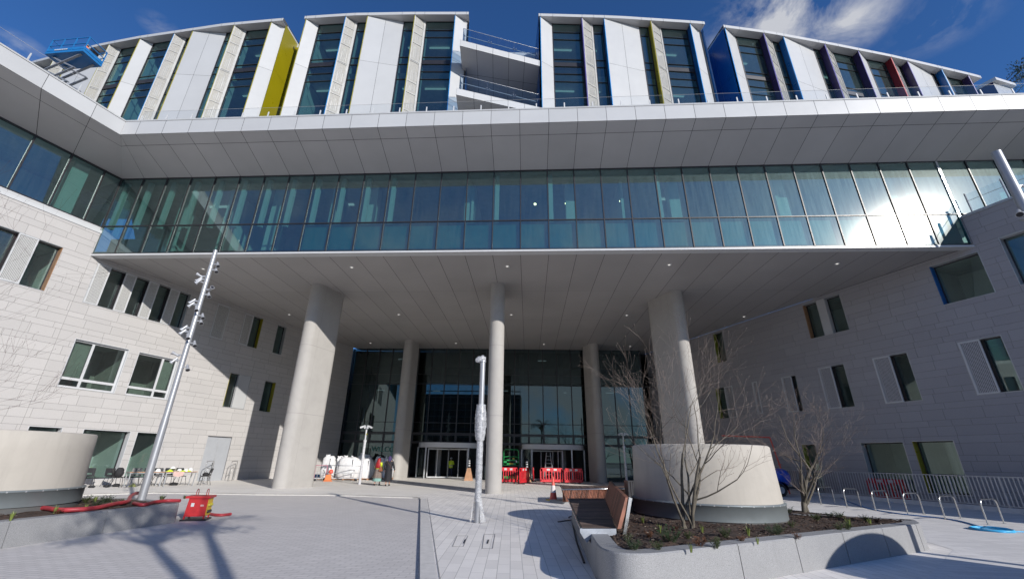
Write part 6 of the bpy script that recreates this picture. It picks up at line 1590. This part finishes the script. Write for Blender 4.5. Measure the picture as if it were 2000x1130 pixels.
def helmet(p, lab, s=1, tilt=.0):
    t = thing('hard_hat', lab, 'helmet', p); t.scale = (s, s, s); t.rotation_euler = (tilt, 0, random.uniform(0, 6)); b = B(); b.lathe([(.135, 0), (.12, .03), (.115, .07), (.095, .12), (.055, .15), (0, .16)], HEL, n=20); b.build('shell', t)
    b = B(); b.lathe([(.11, .0), (.16, -.005), (.15, .012), (.12, .02)], HEL, n=20); b.build('brim', t)
ZTb = .737
def tp(u, v): return TA + wd * u + wn * v + V((0, 0, ZTb))
helmet(tp(1.30, .3), 'white hard hat right of the lamp post, leftmost on the tables'); helmet(tp(1.98, .35) + V((0, 0, .10)), 'white hard hat raised on a folded yellow vest, tallest on the tables', 1.1, .4); helmet(tp(2.62, .3), 'white hard hat between the yellow vests on the right table'); helmet(tp(2.86, .35) + V((0, 0, .04)), 'white hard hat nearest the right end of the tables', 1.05, .3); helmet(tp(2.35, .45), 'white hard hat behind the others on the right table', .95)
def cloth(p, sx, sy, h, m, name, lab, cat, seed):
    rnd = random.Random(seed); b = B(); n = 12; rows = []
    for i in range(n + 1):
        rows.append([V(((i / n - .5) * sx * (1 + .15 * math.sin(j)), (j / n - .5) * sy * (1 + .12 * math.cos(i * 1.3)), h * max(0, math.cos((i / n - .5) * 2.9) * math.cos((j / n - .5) * 2.9)) * rnd.uniform(.6, 1.0))) for j in range(n + 1)])
    b.quadmesh(rows, m); o = b.build(name); o.location = p; return tag(o, lab, cat)
cloth(tp(1.86, .3), .3, .3, .12, HIV, 'hi_vis_vest', 'crumpled yellow hi-vis vest under the raised hard hat', 'vest', 1); cloth(tp(2.72, .3), .34, .3, .10, HIV, 'hi_vis_vest', 'crumpled yellow hi-vis vest between two hard hats', 'vest', 2); cloth(tp(2.45, .2), .3, .25, .07, HIV, 'hi_vis_vest', 'flat yellow hi-vis vest left of the hard hat pair', 'vest', 3); cloth(tp(.95, .3), .25, .22, .08, mat('pinkish_cloth', (.5, .33, .28), .8), 'folded_cloth', 'small pinkish bundle on the left table by the lamp post', 'cloth', 4); cloth(tp(2.15, .25), .36, .22, .06, mat('paper_pile', (.45, .36, .25), .8), 'paper_pile', 'pile of papers and gloves beside the raised hard hat', 'papers', 5)
b = B(); PNK = mat('pink_cloth', (.55, .38, .34), .8, var=.1); rows = []
for i in range(9):
    rows.append([TA + wd * (1.95 + .5 * i / 8) + wn * (-.02 + .015 * math.sin(i * 2 + j)) + V((0, 0, .74 - .26 * j / 6 * (1 - .3 * abs(i / 8 - .5)))) for j in range(7)])
b.quadmesh(rows, PNK); tag(b.build('hanging_cloth'), 'pale pink cloth hanging over the front edge of the right table', 'cloth')
DKB = mat('dark_bag_fabric', (.02, .02, .022), .85, var=.3)
for p, s, lab, nm, cat in ((TA + wd * -.35 + wn * .35 + V((0, 0, .45)), (.42, .34, .5), 'dark jacket heaped over the chair at the left head of the tables', 'jacket', 'jacket'), (G(226, 950), (.40, .25, .16), 'dark bag slumped on the ground beside the lone chair', 'bag', 'bag'), (G(207, 951), (.32, .22, .14), 'dark bag on the ground under the lone chair', 'bag', 'bag'), (G(178, 952), (.34, .22, .12), 'brown shoes and bag on the ground near the left drum', 'bag', 'bag'),
   (TB + wd * .55 + wn * .3 + V((0, 0, .46)), (.36, .3, .22), 'dark rucksack on the chair by the grey door', 'rucksack', 'bag'), (TA + wd * 2.35 + wn * .75, (.5, .3, .16), 'dark bags on the ground beneath the right table', 'bag', 'bag')):
    rnd = random.Random(int(s[0] * 100)); b = B(); rows = []
    for i in range(9):
        u = i / 8; r_ = math.sin(math.pi * (.08 + .86 * u)) ** .5; rows.append([V((math.cos(a) * s[0] / 2 * r_ * rnd.uniform(.85, 1.1), math.sin(a) * s[1] / 2 * r_ * rnd.uniform(.85, 1.1), s[2] * u)) for a in [2 * math.pi * j / 14 for j in range(14)]])
    b.quadmesh(rows, DKB, True); b.face(rows[-1], DKB); o = b.build(nm); o.location = p; tag(o, lab, cat)
q = G(259, 950); cloth(q, .3, .25, .2, mat('lime_bag', (.40, .42, .16), .8), 'lime_bag', 'pale lime bag on the ground under the left table', 'bag', 9)

# ================================================================== CYCLE STANDS, RAILING, TANK, BLUE HOSE
STR = mat('brushed_stainless', (.55, .54, .52), .28, 1.0, var=.1, scale=10)
def hoop(a, c, h, lab, r=.024, grp='stainless cycle hoops'):
    A, C = V(a), V(c); d = C - A; L = d.length; t = thing('cycle_stand', lab, 'cycle stand', A, math.atan2(d.y, d.x), grp); rad = min(.16, L * .35); pts = [V((0, 0, -.01)), V((0, 0, h - rad))]
    for i in range(1, 7): an = math.pi / 2 * i / 6; pts.append(V((rad - rad * math.cos(an), 0, h - rad + rad * math.sin(an))))
    for i in range(0, 7): an = math.pi / 2 * i / 6; pts.append(V((L - rad + rad * math.sin(an), 0, h - rad + rad * math.cos(an))))
    pts.append(V((L, 0, -.01))); b = B(); b.tube(pts, r, STR, 10); b.build('tube', t)
    b = B(); b.lathe([(.06, 0), (.06, .006), (0, .006)], STR, (0, 0, 0), 12); b.lathe([(.06, 0), (.06, .006), (0, .006)], STR, (L, 0, 0), 12); b.build('base_plate', t)
    return t
for i, (a, c) in enumerate((((1930, 1024.3), (1961.5, 1021.5)), ((1847, 1013.8), (1876.8, 1011.7)), ((1774, 1004.3), (1805, 1003.5)), ((1711, 997), (1740, 995)), ((1655, 990), (1682.6, 989)), ((1604.5, 984.8), (1631.8, 983)))):
    A, C = G(*a), G(*c); d = (C - A).normalized()
    hoop(A, A + (C - A), .75, ['steel cycle hoop nearest the right edge, beside the blue hose coil', 'second steel cycle hoop from the right edge', 'third steel cycle hoop from the right edge', 'fourth steel cycle hoop from the right edge, before the red barrier', 'fifth steel cycle hoop from the right edge', 'farthest steel cycle hoop of the right row, behind the bare tree'][i])
for i, (a, c, h) in enumerate((((394, 941), (409, 939), 1.25), ((444, 938.5), (456, 937), 1.25))): hoop(G(*a), G(*c), h, ['tall steel hoop left of the grey door beside the bagged chair', 'tall steel hoop right of the grey door'][i], .02, 'tall steel hoops by the grey door')
hoop(G(397, 942), G(404, 941.5), .85, 'shorter dark steel hoop inside the taller one left of the grey door', .018, 'short hoops by the grey door'); hoop(G(446, 939), G(452, 938.3), .85, 'shorter dark steel hoop inside the taller one right of the grey door', .018, 'short hoops by the grey door')
t = thing('railing', 'long grey metal railing of upright flats along the shaded right wing', 'railing', (19.95, 27.37, 0)); R0, R1 = V((19.2, 30.8, 0)), V((22.95, 14.0, 0)); O = V((19.95, 27.37, 0)); d = (R1 - R0); L = d.length; d.normalize(); RLM = mat('railing_paint', (.50, .51, .53), .4, .3)
b = B(); b.bar(R0 - O + V((0, 0, .10)), R1 - O + V((0, 0, .10)), .20, .20, mat('pale_plinth', (.62, .62, .62), .7)); b.build('plinth', t)
b = B(); b.bar(R0 - O + V((0, 0, 1.40)), R1 - O + V((0, 0, 1.40)), .05, .035, RLM); b.bar(R0 - O + V((0, 0, .26)), R1 - O + V((0, 0, .26)), .04, .03, RLM); b.build('rail', t)
n = int(L / .155)
b = B()
for i in range(n):
    p = R0 + d * (i * .155) - O; b.bar(p + V((0, 0, .26)), p + V((0, 0, 1.39)), .012, .045, RLM, up=d)
o = b.build('bars', t); 
for i in range(0, n, 12): b = B(); p = R0 + d * (i * .155) - O; b.bar(p + V((0, 0, .18)), p + V((0, 0, 1.42)), .03, .07, RLM, up=d); b.build('post', t)
# water tank trailer
q = V((16.3, 27.6, 0)); t = thing('tank_trailer', 'blue plastic water tank on a small two wheeled trailer behind the drum', 'trailer', q, R(8)); BT = mat('blue_tank', (.01, .07, .45), .35, var=.12)
b = B(); M_ = Matrix.Translation((0, 0, 1.02)) @ Matrix.Rotation(R(90), 4, 'Y')
b.lathe([(0, -1.05), (.30, -1.02), (.44, -.92), (.5, -.7), (.5, -.25), (.515, -.22), (.5, -.19), (.5, .2), (.515, .23), (.5, .26), (.5, .7), (.44, .92), (.30, 1.02), (0, 1.05)], BT, n=28, M=M_); b.lathe([(.16, 0), (.16, .12), (.12, .14), (0, .14)], BT, (0, 0, 1.5), 16); b.build('tank', t)
b = B(); b.box((0, 0, .48), (2.2, .9, .08), FRAME); b.bar((1.1, 0, .48), (1.9, 0, .42), .07, .07, FRAME); b.build('chassis', t)
for s in (-1, 1):
    b = B(); b.lathe([(0, -.09), (.20, -.09), (.34, -.08), (.36, 0), (.34, .08), (.20, .09), (0, .09)], FRAME, n=22, M=Matrix.Translation((.0, s * .58, .36)) @ Matrix.Rotation(R(90), 4, 'X')); o = b.build('wheel', t); b = B(); b.lathe([(.0, -.095), (.18, -.1)], ALU, n=16, M=Matrix.Translation((.0, s * .58, .36)) @ Matrix.Rotation(R(90), 4, 'X')); b.lathe([(.0, .095), (.18, .1)], ALU, n=16, M=Matrix.Translation((.0, s * .58, .36)) @ Matrix.Rotation(R(90), 4, 'X')); b.build('rim', o)
    b = B(); b.quadmesh([[V((math.cos(a) * .45, s * .47, .36 + math.sin(a) * .45)) for a in [math.pi * j / 12 for j in range(13)]], [V((math.cos(a) * .45, s * .70, .36 + math.sin(a) * .45)) for a in [math.pi * j / 12 for j in range(13)]]], FRAME); b.build('mudguard', t)
b = B(); b.box((1.0, 0, .72), (.3, .35, .35), GALV); b.build('pump', t)
t = thing('standpipe', 'tall red painted pipe frame leaning by the wall above the blue tank', 'pipe frame', (18.6, 29.8, 0)); b = B(); b.tube([(0, 0, 0), (-.5, .1, 3.4)], .05, CR_, 8); b.tube([(-.5, .1, 3.4), (-3.3, .9, 3.5)], .05, CR_, 8); b.build('pipe', t); b = B(); b.lathe([(.11, 0), (.11, .06)], CR_, (-.25, .05, 1.7), 10); b.build('coupling', t)
BLH = mat('blue_hose', (.02, .20, .52), .4); BLHL = mat('light_blue_hose', (.06, .42, .72), .4)
hose('dark blue water hose trailing from the tank trailer along the cycle hoops', [(1600, 945), (1622, 958), (1650, 975), (1690, 990), (1740, 1000), (1790, 1006), (1840, 1011), (1880, 1018), (1915, 1028)], .0, .022, BLH)
cpts = []; cc = G(1938, 1035.5); b = B()
for i in range(90): a = 2 * math.pi * i / 28; cpts.append(cc + V((math.cos(a) * (.46 + .02 * math.sin(i)), math.sin(a) * (.46 + .02 * math.cos(i * 1.3)), .02 + .016 * (i // 28))))
cpts += [G(1968, 1037, .02), G(1990, 1037, .02), G(2040, 1040, .02)]
b.tube(cpts, .018, BLHL, 8); o = b.build('hose_coil', loc=cc); tag(o, 'bright light blue hose coiled on the paving at the right', 'hose')

# small scaffold leg / floor details
t = thing('drain_cover', 'recessed paver filled access cover with a dark lifting slot, left of a pair', 'access cover', G(902, 1056)); O = G(902, 1056)
def cover(O, quad, t):
    b = B(); P = [G(x, y, .007) - O for x, y in quad]
    for i in range(4): b.bar(P[i], P[(i + 1) % 4], .010, .003, mat('soft_joint', (.25, .24, .23), .9))
    b.build('rim', t)
cover(O, ((893, 1045), (914, 1045), (905, 1066), (884, 1066)), t); b = B(); b.bar(G(909, 1052, .008) - O, G(905.5, 1059.5, .008) - O, .02, .006, JOINT); b.build('slot', t)
t = thing('drain_cover', 'recessed paver filled access cover with a dark lifting slot, right of a pair', 'access cover', G(948, 1058)); O = G(948, 1058); cover(O, ((946, 1042), (967, 1042), (962, 1070), (942, 1070)), t); b = B(); b.bar(G(954, 1053, .008) - O, G(952, 1060, .008) - O, .03, .006, JOINT); b.build('slot', t)

# ================================================================== SCISSOR LIFT ON THE TERRACE
BLP = mat('lift_blue', (.015, .16, .42), .4, var=.1); GRM = mat('lift_grey', (.30, .31, .33), .45, .4)
t = thing('scissor_lift', 'blue scissor lift raised on the left terrace before the upper windows', 'scissor lift', (-26.75, 19.35, ZF), R(-6)); zp = 24.15 - ZF; L, W_ = 2.6, 1.15; b = B()
b.box((0, 0, zp), (L, W_, .16), BLP); b.build('platform', t); b = B()
for sx in (-1, -.33, .33, 1):
    for sy in (-1, 1): b.bar((sx * (L / 2 - .03), sy * (W_ / 2 - .03), zp), (sx * (L / 2 - .03), sy * (W_ / 2 - .03), zp + 1.1), .045, .045, BLP)
for z in (.22, .6, 1.1):
    for sy in (-1, 1): b.bar((-L / 2, sy * (W_ / 2 - .03), zp + z), (L / 2, sy * (W_ / 2 - .03), zp + z), .04, .04 if z > .3 else .2, BLP)
    for sx in (-1, 1): b.bar((sx * (L / 2 - .03), -W_ / 2, zp + z), (sx * (L / 2 - .03), W_ / 2, zp + z), .04, .04 if z > .3 else .2, BLP)
b.build('guard_rail', t)
for k in range(4):
    z0_, z1_ = .55 + k * (zp - .65) / 4, .55 + (k + 1) * (zp - .65) / 4
    for sy in (-.38, .38):
        b = B(); b.bar((-1.0, sy, z0_), (1.0, sy, z1_), .06, .12, GRM, up=V((0, 1, 0))); b.bar((1.0, sy * .85, z0_), (-1.0, sy * .85, z1_), .06, .12, GRM, up=V((0, 1, 0))); b.build('scissor_arm', t)
b = B(); b.box((0, 0, .38), (2.3, 1.1, .35), BLP); b.build('chassis', t)
for sx in (-1, 1):
    for sy in (-1, 1): b = B(); b.lathe([(0, -.08), (.2, -.08), (.22, 0), (.2, .08), (0, .08)], FRAME, n=16, M=Matrix.Translation((sx * .9, sy * .55, .22)) @ Matrix.Rotation(R(90), 4, 'X')); b.build('wheel', t)
b = B(); b.box((1.05, .1, zp + .65), (.25, .35, .4), FRAME); b.build('control_box', t)
b = B()
for i in range(7): b.box((-.65 + i * .13, -W_ / 2 - .022, zp + .16), (.09, .006, .09), TRIMW)
b.build('logo', t)
q = t.matrix_basis @ V((.35, .05, zp + .08)); ORV = mat('orange_vest', (.75, .16, .03), .6)
t, k = person('worker in an orange vest and white helmet crouched on the raised blue lift', q, R(190), 1.2,
  [('vest', ORV, [(.9, .19, .15, 0, 0), (1.2, .19, .14, 0, 0), (1.42, .2, .13, 0, 0), (1.47, .1, .09, 0, 0)]), ('helmet', TRIMW, [(1.62, .15, .16, .01, 0), (1.64, .115, .135, 0, 0), (1.70, .10, .12, 0, 0), (1.745, .05, .06, 0, 0), (1.75, 0, 0, 0, 0)])],
  [((-.28, .02, 1.16), (-.2, .22, 1.10)), ((.27, .02, 1.14), (.26, .16, .92))], [((-.11, .03, .5), (-.12, 0, .09), (-.13, .14, .04)), ((.11, .03, .5), (.12, 0, .09), (.13, .14, .04))], None, 3)
for s in (-1, 1): sleeve(t, k, [(s * .09, 0, .9), (s * .11, .03, .5), (s * .12, 0, .1)], [.10, .075, .06], NAVY, 'trouser_leg')

# ================================================================== LIGHT, SKY, CAMERA
SAZ, SEL = 140.8, 21.9         # compass direction towards the sun (clockwise from +Y), elevation
w = bpy.data.worlds.new('World'); sc.world = w; w.use_nodes = True; nt = w.node_tree; nt.nodes.clear()
sky = nt.nodes.new('ShaderNodeTexSky'); sky.sky_type = 'NISHITA'; sky.sun_disc = False
sky.sun_elevation = R(SEL); sky.sun_rotation = R(SAZ); sky.air_density = 1.0; sky.dust_density = .25; sky.ozone_density = 3.5; sky.altitude = 200
bg = nt.nodes.new('ShaderNodeBackground'); bg.inputs[1].default_value = .122
tc = nt.nodes.new('ShaderNodeTexCoord'); D_ = tc.outputs['Generated']
sep = nt.nodes.new('ShaderNodeSeparateXYZ'); nt.links.new(D_, sep.inputs[0])
# clouds on a flat layer: direction divided by its height
zc = mathn(nt, 'MAXIMUM', sep.outputs[2], .06)
cx = mathn(nt, 'DIVIDE', sep.outputs[0], zc); cy = mathn(nt, 'DIVIDE', sep.outputs[1], zc)
cv = nt.nodes.new('ShaderNodeCombineXYZ'); nt.links.new(cx, cv.inputs[0]); nt.links.new(cy, cv.inputs[1])
n1 = noise(nt, 5.5, 10, .6, cv.outputs[0], .5); n2 = noise(nt, .8, 3, .5, cv.outputs[0])
def blob(px, py, rad, amp):
    r = ray(px, py); cxx, cyy = r.x / r.z, r.y / r.z
    dx = mathn(nt, 'SUBTRACT', cx, cxx); dy = mathn(nt, 'SUBTRACT', cy, cyy)
    d2 = mathn(nt, 'SQRT', mathn(nt, 'ADD', mathn(nt, 'MULTIPLY', dx, dx), mathn(nt, 'MULTIPLY', dy, dy)))
    return mathn(nt, 'MULTIPLY', mathn(nt, 'MAXIMUM', mathn(nt, 'SUBTRACT', 1.0, mathn(nt, 'DIVIDE', d2, rad)), 0.), amp)
cover = blob(1530, 30, .20, 1.25)
for a in ((1650, 45, .14, 1.1), (1440, 60, .10, .8), (1600, 0, .22, 1.0), (40, 92, .07, .5), (310, 52, .05, .45), (1850, 30, .14, .32)): cover = mathn(nt, 'MAXIMUM', cover, blob(*a))
# bank of cloud low over the street behind the camera, seen only in the glass
back = mathn(nt, 'MULTIPLY', mathn(nt, 'GREATER_THAN', mathn(nt, 'MULTIPLY', sep.outputs[1], -1.), .05), mathn(nt, 'MULTIPLY', ramp(nt, sep.outputs[2], [(.02, .95), (.25, .7), (.45, .35), (.6, .0)]), 1.05))
den = mathn(nt, 'MULTIPLY', cover, ramp(nt, n1, [(.40, 0.), (.60, 1.)]))
n3 = noise(nt, 3.4, 7, .6, D_, .6)
den = mathn(nt, 'MAXIMUM', den, mathn(nt, 'MULTIPLY', back, ramp(nt, n3, [(.44, 0.), (.60, 1.)])))
den = mathn(nt, 'MINIMUM', den, .88)
tint = mixc(nt, 1.0, sky.outputs[0], (.43, .75, 1.13), 'MULTIPLY')
col = mixc(nt, den, tint, (5.2, 5.3, 5.6))
nt.links.new(col, bg.inputs[0])
wo = nt.nodes.new('ShaderNodeOutputWorld'); nt.links.new(bg.outputs[0], wo.inputs[0])
sl = bpy.data.lights.new('sun', 'SUN'); sl.energy = 5.0; sl.angle = R(.53); sl.color = (1, .955, .89)
so = bpy.data.objects.new('sun', sl); COL.objects.link(so)
sd = V((math.sin(R(SAZ)) * math.cos(R(SEL)), math.cos(R(SAZ)) * math.cos(R(SEL)), math.sin(R(SEL))))
so.rotation_euler = sd.to_track_quat('Z', 'Y').to_euler(); so.location = (30, -40, 40)
cam = bpy.data.cameras.new('camera'); co = bpy.data.objects.new('camera', cam); COL.objects.link(co); sc.camera = co
cam.sensor_width = 36; cam.lens = 36 * F / 2000; cam.shift_x = (1000 - CX) / 2000; cam.clip_start = .05; cam.clip_end = 3000
Mx = Matrix((CR, CU, -CF)).transposed().to_4x4(); Mx.translation = EYEP; co.matrix_world = Mx
sc.view_settings.view_transform = 'Standard'; sc.view_settings.look = 'None'; sc.view_settings.exposure = 0
sc.render.engine = 'CYCLES'; cy_ = sc.cycles
cy_.max_bounces = 8; cy_.diffuse_bounces = 3; cy_.glossy_bounces = 4; cy_.transparent_max_bounces = 14; cy_.transmission_bounces = 4
cy_.caustics_reflective = False; cy_.caustics_refractive = False; cy_.sample_clamp_indirect = 6; cy_.use_denoising = True
sc.render.resolution_x = 1024; sc.render.resolution_y = 578
